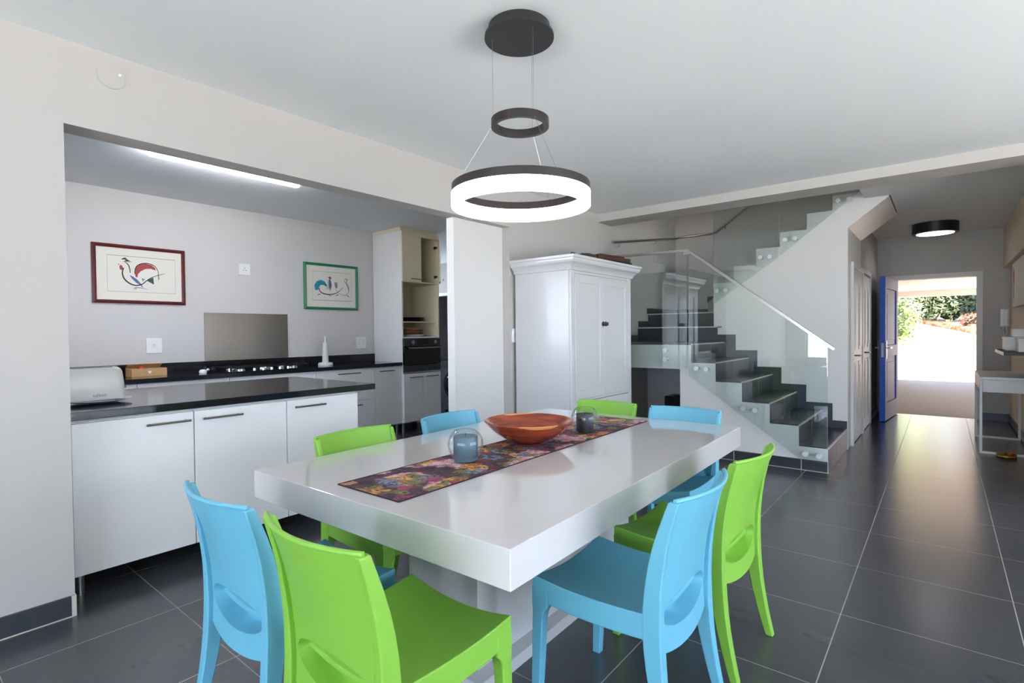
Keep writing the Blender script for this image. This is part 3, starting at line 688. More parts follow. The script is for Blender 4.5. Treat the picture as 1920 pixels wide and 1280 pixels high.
def make_chair(m, label, group):
    t = empty('dining_chair', (0, 0, 0), label, 'chair', group)
    # backrest: bowed panel with an elliptical slot above a curved apron, plus side rims
    bm = bmesh.new()
    zt, zs1, zs0 = .815, .505, .385
    def surf(u, z, off):
        k = min(1, max(0, (z-.42)/.4)); bow = .016+.034*k
        return (cx(z) - bow*(1-u*u) + .004 - off, u*(HW-.018), z)
    rows = []
    for i in range(13): rows.append(('top', zt-(zt-zs1)*i/12.0))
    slot = []
    for i in range(1, 16):
        a = PI*i/16; slot.append(('slot', (zs1+zs0)/2+(zs1-zs0)/2*math.cos(a), math.sin(a)))
    allrows = [(z, 0.0, 0) for _, z in rows] + [(z, .84*s, 0) for _, z, s in slot] + [(zs0, 0.0, 0)]
    nc = 14
    def mk(off):
        G = []
        for (z, e, _) in allrows:
            Lr = [bm.verts.new(surf(-1+(1-e)*c/nc, z, off)) for c in range(nc+1)]
            if e == 0: Rr = [Lr[-1]]+[bm.verts.new(surf(c/nc, z, off)) for c in range(1, nc+1)]
            else: Rr = [bm.verts.new(surf(e+(1-e)*c/nc, z, off)) for c in range(nc+1)]
            G.append((Lr, Rr))
        for i in range(1, 6):      # apron rows
            f = i/5; Lr = []; Rr = []
            for c in range(nc+1):
                u = -1+c/nc; zb = .318+.030*abs(u)**2.2; Lr.append(bm.verts.new(surf(u, zs0+(zb-zs0)*f, off)))
            Rr = [Lr[-1]]
            for c in range(1, nc+1):
                u = c/nc; zb = .318+.030*abs(u)**2.2; Rr.append(bm.verts.new(surf(u, zs0+(zb-zs0)*f, off)))
            G.append((Lr, Rr))
        return G
    GA, GB = mk(0), mk(.013)
    for G, fl in ((GA, 0), (GB, 1)):
        for (L0, R0), (L1_, R1_) in zip(G, G[1:]):
            for A, B in ((L0, L1_), (R0, R1_)):
                for c in range(nc):
                    q = [A[c], A[c+1], B[c+1], B[c]]; bm.faces.new(q[::-1] if fl else q)
    def rim(A, B):
        for c in range(len(A)-1):
            bm.faces.new((A[c], A[c+1], B[c+1], B[c]))
    rim(GA[0][0]+GA[0][1][1:], GB[0][0]+GB[0][1][1:]); rim(GA[-1][0]+GA[-1][1][1:], GB[-1][0]+GB[-1][1][1:])
    i0 = 12; i1 = 12+16; nk = 30
    for G, sgn in ((GA, 1), (GB, 0)):       # dished pocket closing the ellipse
        prev = None
        for i in range(i0, i1+1):
            L_, R_ = G[i][0][-1], G[i][1][0]
            if L_ is R_: row = [L_]
            else:
                row = [L_]
                for c in range(1, nk):
                    f = c/nk; p = L_.co.lerp(R_.co, f); r2 = max(0, 1-(2*f-1)**2); hh = math.sin(PI*(i-i0)/16)
                    u_ = -1+2*((-.84*hh*(1-2*f))+1)/2; q = surf(u_, p.z, 0 if sgn else .013)
                    uu = (2*f-1)*hh; vv = math.cos(PI*(i-i0)/16); hv = math.sqrt(max(1e-4, 1-uu*uu)); tt = min(1, max(0, (1-vv/hv)/2)); sd1 = min(1, (1-math.sqrt(uu*uu+vv*vv))/.09) if vv < .1 else min(1, (1-abs(2*f-1))/.12); row.append(bm.verts.new((q[0]+(.012+.05*tt)*max(0, sd1), p.y, p.z)))
                row.append(R_)
            if prev is not None:
                if len(prev) == 1 and len(row) > 1:
                    for c in range(nk): bm.faces.new((prev[0], row[c], row[c+1]))
                elif len(row) == 1 and len(prev) > 1:
                    for c in range(nk): bm.faces.new((prev[c], row[0], prev[c+1]))
                elif len(row) > 1:
                    for c in range(nk): bm.faces.new((prev[c], row[c], row[c+1], prev[c+1]))
            prev = row
    back = obj('backrest', bm, m, t, local=True, smooth=42)
    # side rims running into the rear legs
    for s in (-1, 1):
        pass
    bm = bmesh.new()   # rolled top lip
    pts = [(surf(-1+2*i/20, zt, 0.006)[0], (-1+2*i/20)*(HW-.004), zt+.001) for i in range(21)]
    tube(bm, pts, .0072, 8); obj('top_lip', bm, m, back, local=True, smooth=50)
    # seat: scooped shell
    bm = bmesh.new(); n1, n2 = 22, 18; T = []; B = []
    def hw(x): return HW-.004+.004*(x+.2)/.42
    def zt_(x, v): 
        q = (x-.02)/.21
        return .437+.016*(q*q if q > 0 else .6*q*q)+.028*v*v-.010
    for i in range(n1+1):
        x = -.19+.42*i/n1; ra = []; rb = []
        for j in range(n2+1):
            v = -1+2*j/n2; z = zt_(x, v); dep = .062 if abs(v) > .99 or i in (n1,) else .062
            ra.append(bm.verts.new((x, v*hw(x), z)))
            edge = min(1-abs(v), (n1-i)/n1*2)
            rb.append(bm.verts.new((x, v*hw(x), z-(.078 if edge < .12 else .018))))
        T.append(ra); B.append(rb)
    for i in range(n1):
        for j in range(n2):
            bm.faces.new((T[i][j], T[i+1][j], T[i+1][j+1], T[i][j+1])); bm.faces.new((B[i][j], B[i][j+1], B[i+1][j+1], B[i+1][j]))
    for i in range(n1):
        bm.faces.new((T[i][0], B[i][0], B[i+1][0], T[i+1][0])); bm.faces.new((T[i][n2], T[i+1][n2], B[i+1][n2], B[i][n2]))
    for j in range(n2):
        bm.faces.new((T[0][j], T[0][j+1], B[0][j+1], B[0][j])); bm.faces.new((T[n1][j], B[n1][j], B[n1][j+1], T[n1][j+1]))
    obj('seat', bm, m, t, local=True, smooth=40, bevel=.004)
    for s in (-1, 1):   # legs
        bm = bmesh.new(); y = s*(HW-.021)
        sweep(bm, [(.224, s*(HW-.014), 0, .032, .030), (.216, s*(HW-.016), .15, .036, .034), (.210, s*(HW-.019), .32, .042, .038), (.208, s*(HW-.020), .345, .044, .040), (.204, s*(HW-.023), .36, .052, .048), (.199, s*(HW-.030), .372, .066, .060), (.199, s*(HW-.030), .43, .066, .060)])
        obj('leg', bm, m, t, local=True, smooth=30, bevel=.004)
        bm = bmesh.new()
        st_ = [(cx(z), s*(HW-usec(z)[1]/2), z, usec(z)[0], usec(z)[1]) for z in (0, .06, .12, .18, .24, .30, .36, .42, .48, .54, .6, .66, .72, .78, .811)]
        sweep(bm, st_); obj('leg', bm, m, t, local=True, smooth=30, bevel=.004)
    return t
GC = 'moulded plastic chairs around the white table'
chb = make_chair(M_BLUE, '', GC); chg = make_chair(M_GREEN, '', GC)
spots = [('b', .955, 1.724, 0, 'blue plastic chair at the near short end of the table, beside the kitchen island'),
         ('g', .965, 1.203, 0, 'bright green plastic chair at the near short end of the table, biggest in view'),
         ('b', 1.665, .862, 90, 'blue plastic chair on the right long side of the table, nearer the camera'),
         ('g', 2.235, .850, 87, 'bright green plastic chair on the right long side, behind the blue one'),
         ('g', 1.547, 1.985, -90, 'bright green plastic chair tucked under the kitchen side of the table'),
         ('b', 2.20, 1.985, -90, 'blue plastic chair tucked under the kitchen side, behind the wooden bowl'),
         ('b', 2.925, 1.233, 180, 'blue plastic chair at the far short end, facing the camera in front of stairs'),
         ('g', 2.93, 1.775, 180, 'bright green plastic chair at the far short end, in front of the white wardrobe')]
first = {'b': True, 'g': True}
for k, x, y, r, lb in spots:
    src = chb if k == 'b' else chg
    o = src if first[k] else copy_tree(src)
    first[k] = False if first[k] else first[k]
    o.location = (x, y, 0); o.rotation_euler = (0, 0, math.radians(r)); o['label'] = lb

# ================================================================== PENDANT LAMP
PC = (1.905, 1.485)
pl = empty('pendant_lamp', (PC[0], PC[1], H), 'dark ring pendant lamp with glowing white band above the table', 'pendant lamp')
bm = bmesh.new(); lathe(bm, [(0, 0), (.138, 0), (.138, -.04), (0, -.04)], (PC[0], PC[1], H), 56)
lathe(bm, [(0, -.0405), (.156, -.0405), (.156, -.052), (0, -.052)], (PC[0], PC[1], H), 56)
cn = obj('canopy', bm, M_BMETAL, pl, smooth=40)
def ring(bm, r0, r1, z0, z1): lathe(bm, [(r0, z0), (r1, z0), (r1, z1), (r0, z1)], (PC[0], PC[1], 0), 96, closed=True)
bm = bmesh.new(); ring(bm, .112, .130, 2.222, 2.258); obj('small_ring', bm, M_RING, pl, smooth=40)
bm = bmesh.new(); ring(bm, .286, .311, 1.922, 1.958); lr = obj('large_ring', bm, M_RING, pl, smooth=40)
bm = bmesh.new(); ring(bm, .284, .313, 1.862, 1.922); obj('light_band', bm, M_GLOW, lr, smooth=40)
for k in range(3):
    a = math.radians(39+90+ (0, 118, 240)[k]); c, s = math.cos(a), math.sin(a)
    bm = bmesh.new(); tube(bm, [(PC[0]+.122*c, PC[1]+.122*s, H-.052), (PC[0]+.121*c, PC[1]+.121*s, 2.24), (PC[0]+.298*c, PC[1]+.298*s, 1.958)], .0008, 6); obj('wire', bm, M_STEEL, pl)
# hall ceiling lamp
hl = empty('ceiling_lamp', (8.95, .08, H), 'round black drum ceiling lamp in the hallway', 'ceiling lamp')
bm = bmesh.new(); lathe(bm, [(0, 0), (.245, 0), (.245, -.13), (.20, -.13), (.20, -.125), (0, -.12)], (8.95, .08, H), 48); obj('drum', bm, M_BLACK, hl, smooth=40)
bm = bmesh.new(); lathe(bm, [(0, -.122), (.2, -.126), (.198, -.134), (0, -.138)], (8.95, .08, H), 48); obj('diffuser', bm, M_HLAMP, hl, smooth=40)
# kitchen batten light
kl = empty('batten_light', (1.93, 4.46, H), 'long slim white tube light on the kitchen ceiling', 'ceiling light')
box('fitting', (1.33, 2.56, 4.43, 4.50, H-.03, H), M_WHITE, kl, bevel=.004); box('diffuser', (1.36, 2.51, 4.44, 4.49, H-.065, H-.03), M_TUBE, kl, bevel=.012)
# ceiling/wall disc
sd_ = empty('blank_cover_plate', (.805, WY, 2.563), 'faint round white cover plate high on the left wall', 'cover plate')
bm = bmesh.new(); tube(bm, [(.805, WY, 2.563), (.805, WY-.006, 2.563)], .058, 32); obj('plate', bm, M_WALL, sd_, smooth=40)
bm = bmesh.new(); tube(bm, [(.84, WY-.006, 2.58), (.84, WY-.009, 2.58)], .006, 12); obj('screw', bm, M_SWITCH, sd_)

# ================================================================== KITCHEN
def bar_handle(x0, x1, z, yf, parent, m=M_HANDLE, r=.006, out=.03):
    bm = bmesh.new(); tube(bm, [(x0, yf-out, z), (x1, yf-out, z)], r, 8)
    for x in (x0+.02, x1-.02): tube(bm, [(x, yf-out, z), (x, yf, z)], r*.8, 8)
    return obj('handle', bm, m, parent, smooth=40)
def cab_leg(x, y, h, parent):
    bm = bmesh.new(); tube(bm, [(x, y, 0), (x, y, h)], .02, 12); tube(bm, [(x, y, 0), (x, y, .006)], .022, 12)
    return obj('leg', bm, M_STEEL, parent, smooth=40)
def base_unit(x0, x1, yf, yb, z0, z1, fronts, label, group, legs=True, handle_m=M_HANDLE):
    t = empty('kitchen_cabinet', ((x0+x1)/2, (yf+yb)/2, 0), label, 'cabinet', group)
    box('body', (x0+.001, x1-.001, yf+.02, yb, z0, z1), M_CAB, t)
    for (kind, a, b, c, d, hd) in fronts:
        f = box(kind, (a+.0015, b-.0015, yf, yf+.019, c+.0015, d-.0015), M_CAB, t, bevel=.0015)
        if hd: bar_handle(hd[0], hd[1], hd[2], yf, f, handle_m)
    if legs:
        for x in (x0+.03, x1-.05):
            for y in (yf+.05, yb-.05):
                if legs is True or (y > yf+.1) or (legs == 'l' and x == x0+.03) or (legs == 'r' and x == x1-.05): cab_leg(x, y, z0, t)
    return t
GI = 'white cabinets of the kitchen island'
base_unit(.655, 1.207, 3.33, 4.40, .105, .872, [('door', .655, 1.207, .105, .868, (.967, 1.183, .82))], 'leftmost white cabinet of the kitchen island, next to the wall end', GI, 'l')
base_unit(1.209, 1.761, 3.33, 4.40, .105, .872, [('door', 1.209, 1.761, .105, .868, (1.248, 1.471, .82))], 'middle white cabinet of the three in the kitchen island', GI, 'm')
base_unit(1.763, 2.305, 3.33, 4.40, .105, .872, [('door', 1.763, 2.305, .105, .868, (1.807, 2.029, .82))], 'rightmost white cabinet of the kitchen island, nearest the pier', GI, 'r')
iw = empty('island_worktop', (1.53, 3.88, .885), 'black speckled stone worktop on the kitchen island', 'worktop')
box('slab', (.625, 2.44, 3.30, 4.47, .885, .927), M_GRAN, iw, bevel=.002)
box('support_panel', (.66, 2.30, 3.36, 4.38, .873, .884), M_CAB, iw)
box('end_upstand', (.626, .645, 3.302, 3.40, .9275, 1.0), M_GRAN, iw, bevel=.001)
box('edge_strip', (.621, .626, 3.30, 3.33, .90, 1.0), M_WHITE, iw)

GB = 'white base cabinets along the back wall'
YB, YF = 5.995, 5.42
base_unit(.62, 1.52, YF, YB, .14, .885, [('door', .62, 1.07, .14, .882, (.8, 1.0, .84)), ('door', 1.07, 1.52, .14, .882, (1.25, 1.45, .84))], 'white base cabinet at the left end of the back counter, behind the toaster', GB)
base_unit(1.522, 2.288, YF, YB, .14, .885, [('drawer', 1.522, 2.288, .70, .882, (1.76, 2.06, .845)), ('drawer', 1.522, 2.288, .42, .70, (1.76, 2.06, .66)), ('drawer', 1.522, 2.288, .14, .42, (1.76, 2.06, .38))], 'white drawer cabinet of the back counter just left of the hob', GB)
base_unit(2.29, 3.216, YF, YB, .14, .885, [('drawer', 2.29, 3.216, .70, .882, None), ('drawer', 2.29, 3.216, .42, .70, (2.6, 2.9, .66)), ('drawer', 2.29, 3.216, .14, .42, (2.6, 2.9, .38))], 'wide white drawer cabinet directly under the hob', GB)
base_unit(3.218, 3.998, YF, YB, .14, .885, [('drawer', 3.218, 3.998, .705, .882, (3.478, 3.781, .835)), ('drawer', 3.218, 3.998, .50, .705, (3.7, 3.80, .665)), ('drawer', 3.218, 3.998, .14, .50, (3.7, 3.80, .45))], 'white three-drawer cabinet right of the hob', GB)
base_unit(4.0, 4.415, YF, YB, .14, .885, [('door', 4.0, 4.415, .14, .882, (4.06, 4.282, .832))], 'narrow white cabinet with one tall door beside the oven tower', GB)
bwk = empty('back_worktop', (2.5, 5.7, .887), 'black stone worktop with low upstand along the kitchen back wall', 'worktop')
box('slab', (.61, 4.418, 5.40, 5.995, .887, .928), M_GRAN, bwk, bevel=.002); box('upstand', (.61, 4.418, 5.975, 5.998, .928, 1.03), M_GRAN, bwk, bevel=.001)
box('brushed_steel_splashback', (2.29, 3.20, 5.992, 5.999, 1.031, 1.537), M_SPLASH)
tag(bpy.data.objects['brushed_steel_splashback'], 'brushed steel splashback panel on the wall behind the hob', 'splashback').name = 'splashback'
# hob
hb = empty('gas_hob', (2.75, 5.68, .928), 'black gas hob with chrome burners set in the back worktop', 'hob')
box('glass_plate', (2.31, 3.20, 5.44, 5.93, .9282, .936), M_OVENGLASS, hb, bevel=.002)
for (x, y, r) in ((2.47, 5.58, .035), (2.47, 5.80, .045), (2.76, 5.69, .065), (3.03, 5.58, .04), (3.03, 5.80, .05)):
    bm = bmesh.new(); lathe(bm, [(0, 0), (r*1.25, 0), (r*1.2, .012), (r, .014), (r, .02), (0, .022)], (x, y, .936), 24); bu = obj('burner', bm, M_CHROME, hb, smooth=40)
    bm = bmesh.new(); lathe(bm, [(0, .022), (r*.85, .022), (r*.85, .029), (0, .031)], (x, y, .936), 24); obj('burner_cap', bm, M_BLACK, bu, smooth=40)
for (x0, x1) in ((2.34, 2.60), (2.62, 2.89), (2.91, 3.17)):
    bm = bmesh.new(); z = .976
    for y in (5.50, 5.69, 5.88):
        bx(bm, x0, x1, y-.005, y+.005, z-.008, z)
    for x in (x0, (x0+x1)/2, x1): bx(bm, x-.005, x+.005, 5.50, 5.88, z-.008, z)
    for x in (x0, x1):
        for y in (5.50, 5.88): bx(bm, x-.006, x+.006, y-.006, y+.006, .936, z)
    obj('pan_support', bm, M_BLACK, hb)
for k in range(5):
    bm = bmesh.new(); lathe(bm, [(0, 0), (.017, 0), (.015, .024), (0, .026)], (2.56+.09*k, 5.475, .936), 16); obj('knob', bm, M_CHROME, hb, smooth=40)
# paper towel stand
pt = empty('paper_towel_stand', (3.53, 5.74, .928), 'slim white paper towel stand on the back worktop', 'towel stand')
bm = bmesh.new(); lathe(bm, [(0, 0), (.085, 0), (.085, .018), (.08, .022), (.08, .03), (.05, .034), (0, .034)], (3.53, 5.74, .9285), 32); obj('base', bm, M_SWITCH, pt, smooth=40)
bm = bmesh.new(); lathe(bm, [(0, .034), (.038, .034), (.036, .06), (.030, .26), (.026, .27), (0, .27)], (3.53, 5.74, .9285), 24); obj('roll', bm, M_WHITE, pt, smooth=40)
bm = bmesh.new(); lathe(bm, [(0, .27), (.008, .27), (.007, .33), (.011, .34), (0, .35)], (3.53, 5.74, .9285), 16); obj('rod', bm, M_SWITCH, pt, smooth=40)
# wooden box with open lid, red item, ceramic piece
wb = empty('wooden_box', (1.70, 5.78, .928), 'light wooden box with heart cut-out and lid propped open on back worktop', 'box')
bm = bmesh.new(); bx(bm, 1.56, 1.84, 5.69, 5.70, .9285, 1.0); bx(bm, 1.56, 1.84, 5.86, 5.87, .9285, 1.0); bx(bm, 1.56, 1.57, 5.70, 5.86, .9285, 1.0); bx(bm, 1.83, 1.84, 5.70, 5.86, .9285, 1.0); bx(bm, 1.57, 1.83, 5.70, 5.86, .9285, .936)
obj('body', bm, M_LWOOD, wb)
bm = bmesh.new(); vs = bx(bm, 1.56, 1.84, 0, .17, 0, .008)
for v in vs:
    y, z = v.co.y, v.co.z; a = math.radians(150); v.co.y = 5.875 + (y*math.cos(a) - z*math.sin(a))*.45; v.co.z = 1.002 + (y*math.sin(a)+z*math.cos(a))*.45
obj('lid', bm, M_LWOOD, wb)
bm = bmesh.new(); prism(bm, [(1.70, .95), (1.716, .967), (1.714, .976), (1.706, .978), (1.70, .972), (1.694, .978), (1.686, .976), (1.684, .967)], 5.686, 5.69, 'y'); obj('heart_inlay', bm, M_SWITCH, wb)
rd = bmesh.new(); lathe(rd, [(0, 0), (.02, 0), (.022, .05), (.018, .078), (0, .082)], (1.655, 5.76, .9365), 16); tag(obj('red_jar', rd, M_REDP, smooth=50), 'small red jar sticking up out of the wooden box', 'jar')
cr2 = empty('ceramic_bird', (2.13, 5.60, .928), 'tiny white ceramic ornament on the back worktop left of the hob', 'ornament')
bm = bmesh.new(); lathe(bm, [(0, 0), (.03, 0), (.036, .018), (.025, .036), (0, .04)], (2.12, 5.6, .9285), 16); obj('body', bm, M_SWITCH, cr2, smooth=60)
bm = bmesh.new(); lathe(bm, [(0, 0), (.014, .004), (.016, .014), (0, .024)], (2.165, 5.6, .953), 12); obj('head', bm, M_SWITCH, cr2, smooth=60)
# toaster on plate
pla = bmesh.new(); lathe(pla, [(0, .004), (.10, .004), (.16, .018), (.163, .021), (.158, .022), (.10, .009), (0, .009)], (.845, 3.70, .9272), 40)
tag(obj('plate', pla, M_LILAC, smooth=50), 'pale lilac plate under the toaster on the island', 'plate')
to = empty('toaster', (.80, 3.72, .937), 'cream long-slot toaster standing on the island beside the wall end', 'toaster')
bm = bmesh.new()
def rrect(x0, x1, y0, y1, r, n=5):
    out_ = []
    for (cx_, cy_, a0) in ((x1-r, y1-r, 0), (x0+r, y1-r, 90), (x0+r, y0+r, 180), (x1-r, y0+r, 270)):
        for k in range(n+1):
            a = math.radians(a0+90*k/n); out_.append((cx_+r*math.cos(a), cy_+r*math.sin(a)))
    return out_
levels = [(.945, .0), (.95, .004), (1.03, .0), (1.10, -.007), (1.116, -.014), (1.124, -.026)]
rings = []
for z, d in levels:
    rings.append([bm.verts.new((x, y, z)) for x, y in rrect(.655-d*.3, .968+d, 3.64-d*.6, 3.80+d*.6, .035)])
for A, B in zip(rings, rings[1:]):
    for k in range(len(A)): bm.faces.new((A[k], A[(k+1) % len(A)], B[(k+1) % len(A)], B[k]))
bm.faces.new(rings[0][::-1]); bm.faces.new(rings[-1]); obj('shell', bm, M_TOAST, to, smooth=50)
box('slot', (.69, .92, 3.69, 3.75, 1.1235, 1.1265), M_BLACK, to)
bm = bmesh.new()
for x in (.69, .93):
    for y in (3.67, 3.77): tube(bm, [(x, y, .937), (x, y, .948)], .012, 10)
obj('foot', bm, M_BLACK, to)
bm = bmesh.new(); bx(bm, .967, .985, 3.70, 3.735, 1.0, 1.015); tube(bm, [(.968, 3.76, .975), (.98, 3.76, .975)], .014, 14); obj('lever', bm, M_BLACK, to)
text_mesh('lettering', 'salton', .026, (.845, 3.6375, .965), (math.radians(90), 0, 0), M_GRAPH, to)

# sockets and switches
def plate(name, x, z, wd, ht, y, label, kind='socket', axis='y'):
    t = empty(name, (x, y, z-ht/2) if axis == 'y' else (y, x, z-ht/2), label, 'socket' if kind == 'socket' else 'switch', 'wall sockets and switches')
    box('cover', (x-wd/2, x+wd/2, y-.012, y-.0005, z-ht/2, z+ht/2), M_SWITCH, t, bevel=.003)
    if kind == 'socket':
        bm = bmesh.new()
        for dx, dz in ((0, .016), (-.014, -.008), (.014, -.008)): tube(bm, [(x+dx, y-.0125, z+dz), (x+dx, y-.0135, z+dz)], .0045, 10)
        obj('socket_hole', bm, M_BLACK, t)
    elif kind == 'double':
        for s in (-1, 1):
            bm = bmesh.new()
            for dx, dz in ((0, .018), (-.012, -.006), (.012, -.006)): tube(bm, [(x+s*.034+dx, y-.0125, z+dz-.012), (x+s*.034+dx, y-.0135, z+dz-.012)], .004, 8)
            obj('socket_hole', bm, M_BLACK, t)
            box('rocker', (x+s*.034-.008, x+s*.034+.008, y-.015, y-.012, z+.03, z+.05), M_WHITE, t, bevel=.001)
    else:
        box('rocker', (x-.012, x+.012, y-.016, y-.012, z-.016, z+.016), M_WHITE, t, bevel=.001)
    return t
plate('wall_socket', 2.713, 2.022, .125, .125, 6.0, 'white wall socket high on the kitchen wall between the two pictures')
plate('light_switch', 1.832, 1.205, .135, .15, 6.0, 'white square switch on the kitchen wall above the wooden box', 'switch')
plate('wall_socket', 4.215, 1.182, .15, .15, 6.0, 'white double wall socket low beside the oven tower', 'double')
plate('light_switch', 3.915, 1.27, .075, .13, 3.15, 'narrow white switch on the wall tight beside the armoire', 'switch')

# ---------------------------------------------------------------- pictures
def picture(name, x0, x1, z0, z1, mf, label, fw_, strokes, px, linerect):
    """strokes in photo-crop pixels, mapped to the picture's own plane"""
    t = empty(name, ((x0+x1)/2, 6.0, z0), label, 'picture', 'framed bird prints in the kitchen')
    bm = bmesh.new(); Y1, Y0 = 5.999, 5.972
    o = [(x0, z0), (x1, z0), (x1, z1), (x0, z1)]; i_ = [(x0+fw_, z0+fw_), (x1-fw_, z0+fw_), (x1-fw_, z1-fw_), (x0+fw_, z1-fw_)]
    m_ = [((a[0]*.5+b[0]*.5), (a[1]*.5+b[1]*.5)) for a, b in zip(o, i_)]
    R = [[bm.verts.new((p[0], y, p[1])) for p in q] for q, y in ((o, Y1), (o, Y0+.008), (m_, Y0), (i_, Y0+.01), (i_, Y1))]
    for A, B in zip(R, R[1:]+R[:1]):
        for k in range(4): bm.faces.new((A[k], A[(k+1) % 4], B[(k+1) % 4], B[k]))
    obj('frame', bm, mf, t)
    box('mount', (x0+fw_-.002, x1-fw_+.002, 5.990, 5.998, z0+fw_-.002, z1-fw_+.002), M_CARD, t)
    (u0, v0, u1, v1) = px
    # bilinear map from the perspective quad in the crop
    def mp(p):
        u = (p[0]-u0)/(u1-u0); vt = v0[0]+(v0[1]-v0[0])*u; vb = v1[0]+(v1[1]-v1[0])*u
        return (x0+(x1-x0)*u, z1-(z1-z0)*(p[1]-vt)/(vb-vt))
    mats = [M_INK, M_RED, M_TEAL, M_BPAINT, M_DGREEN, M_GREYP, M_LINE]
    bm = bmesh.new(); yy = 5.9893
    def ribbon(pts, w0, w1, mi, yo):
        q = [Vector(mp(p)) for p in pts]; d = []
        for a in range(len(q)-1):      # smooth a little
            for s in range(4):
                t_ = s/4; p0 = q[max(0, a-1)]; p1 = q[a]; p2 = q[a+1]; p3 = q[min(len(q)-1, a+2)]
                d.append(.5*((2*p1)+(p2-p0)*t_+(2*p0-5*p1+4*p2-p3)*t_*t_+(3*p1-p0-3*p2+p3)*t_**3))
        d.append(q[-1]); L = []; n = len(d)
        for k, p in enumerate(d):
            tg = (d[min(n-1, k+1)]-d[max(0, k-1)]).normalized(); nn = Vector((-tg.y, tg.x)); f = k/(n-1)
            w_ = (w0+(w1-w0)*f)*(.35+.65*math.sin(PI*min(1, max(0, .1+.8*f))))
            L.append((bm.verts.new((p.x+nn.x*w_, yo, p.y+nn.y*w_)), bm.verts.new((p.x-nn.x*w_, yo, p.y-nn.y*w_))))
        for A, B in zip(L, L[1:]): bm.faces.new((A[0], B[0], B[1], A[1])).material_index = mi
    def blob(pts, mi, yo):
        q = [mp(p) for p in pts]; bm.faces.new([bm.verts.new((p[0], yo, p[1])) for p in q]).material_index = mi
    for k, s_ in enumerate(strokes):
        yo = yy - .00004*k
        if s_[0] == 'r': ribbon(s_[1], s_[2], s_[3], s_[4], yo)
        else: blob(s_[1], s_[2], yo)
    a, b, c, d = linerect
    for p, q in (((a, b[0]), (c, b[1])), ((c, b[1]), (c, d[1])), ((c, d[1]), (a, d[0])), ((a, d[0]), (a, b[0]))):
        P, Q = mp(p), mp(q); hor = abs(P[0]-Q[0]) > abs(P[1]-Q[1]); e = .0012
        x_, X_ = min(P[0], Q[0]), max(P[0], Q[0]); z_, Z_ = min(P[1], Q[1]), max(P[1], Q[1])
        bm.faces.new([bm.verts.new(v) for v in ((x_-e, yy, z_-e), (X_+e, yy, z_-e), (X_+e, yy, Z_+e), (x_-e, yy, Z_+e))]).material_index = 6
    me = bpy.data.meshes.new('print'); bmesh.ops.translate(bm, verts=bm.verts, vec=-wloc(t)); bm.to_mesh(me); bm.free()
    for x in mats: me.materials.append(x)
    o = bpy.data.objects.new('print', me); C.objects.link(o); o.parent = t
    return t
rooster = [
 ('b', [(390, 368), (386, 335), (396, 308), (420, 292), (450, 288), (485, 296), (506, 312), (510, 328), (480, 318), (448, 320), (420, 334), (404, 352), (400, 372)], 1),
 ('b', [(355, 358), (375, 366), (400, 385), (424, 412), (432, 430), (418, 418), (392, 402), (370, 380)], 3),
 ('b', [(452, 388), (494, 370), (498, 412)], 4), ('b', [(424, 375), (446, 380), (430, 395)], 5),
 ('b', [(300, 302), (308, 297), (317, 306), (318, 320), (310, 330), (301, 322)], 1),
 ('b', [(294, 292), (299, 292), (299, 298), (294, 298)], 0),
 ('r', [(312, 264), (330, 262), (352, 270)], .006, .003, 0), ('r', [(318, 262), (332, 257), (340, 262)], .005, .003, 0), ('r', [(330, 270), (350, 272), (368, 280)], .006, .002, 0), ('r', [(330, 276), (345, 276), (358, 282)], .004, .002, 0),
 ('r', [(320, 276), (340, 286), (354, 308), (360, 345)], .003, .005, 0),
 ('r', [(322, 315), (315, 345), (324, 378), (350, 404), (385, 418), (425, 412), (460, 385), (500, 364), (565, 346)], .008, .003, 0),
 ('r', [(386, 352), (388, 325), (402, 300), (436, 287), (478, 290), (510, 308), (526, 345), (525, 385)], .005, .003, 0),
 ('r', [(520, 352), (528, 370), (526, 384)], .004, .002, 1),
 ('r', [(376, 440), (388, 432), (412, 432), (436, 436), (456, 442)], .003, .002, 0), ('r', [(418, 416), (430, 430)], .003, .002, 3), ('r', [(384, 441), (392, 438), (394, 434)], .002, .002, 0)]
picture('framed_picture', 1.353, 2.115, 1.608, 2.158, M_MAHOG, 'dark red framed print of a brush-stroke rooster on kitchen wall', .032, rooster, (150, (165, 209), 693, (525, 532)), (232, (237, 266), 630, (455, 465)))
hens = [
 ('b', [(1424, 440), (1420, 410), (1434, 388), (1455, 380), (1478, 388), (1494, 412), (1486, 418), (1470, 408), (1456, 410), (1446, 424), (1444, 438)], 2),
 ('b', [(1505, 376), (1516, 384), (1521, 410), (1514, 440), (1506, 425), (1503, 400)], 3), ('b', [(1500, 364), (1512, 360), (1520, 368), (1512, 382), (1506, 372)], 1),
 ('b', [(1536, 396), (1552, 392), (1556, 412), (1552, 432), (1540, 420)], 5),
 ('r', [(1478, 396), (1490, 415), (1496, 436)], .004, .003, 0), ('r', [(1500, 376), (1500, 405), (1505, 432), (1514, 448)], .003, .003, 0),
 ('r', [(1448, 426), (1452, 446), (1474, 460), (1512, 464), (1552, 454), (1588, 424)], .008, .004, 0),
 ('r', [(1538, 400), (1548, 440), (1575, 464), (1605, 468), (1624, 448), (1622, 418), (1606, 400), (1598, 385), (1606, 374), (1618, 380)], .003, .005, 5),
 ('r', [(1602, 376), (1614, 376), (1610, 400), (1620, 425), (1624, 445)], .003, .004, 0),
 ('r', [(1438, 468), (1450, 462), (1458, 464)], .005, .003, 0), ('r', [(1502, 466), (1512, 474), (1520, 470)], .004, .002, 0), ('r', [(1544, 472), (1556, 466), (1560, 470)], .005, .003, 0), ('r', [(1612, 468), (1620, 474), (1626, 480)], .006, .003, 0),
 ('r', [(1604, 494), (1614, 492), (1622, 495)], .001, .001, 5)]
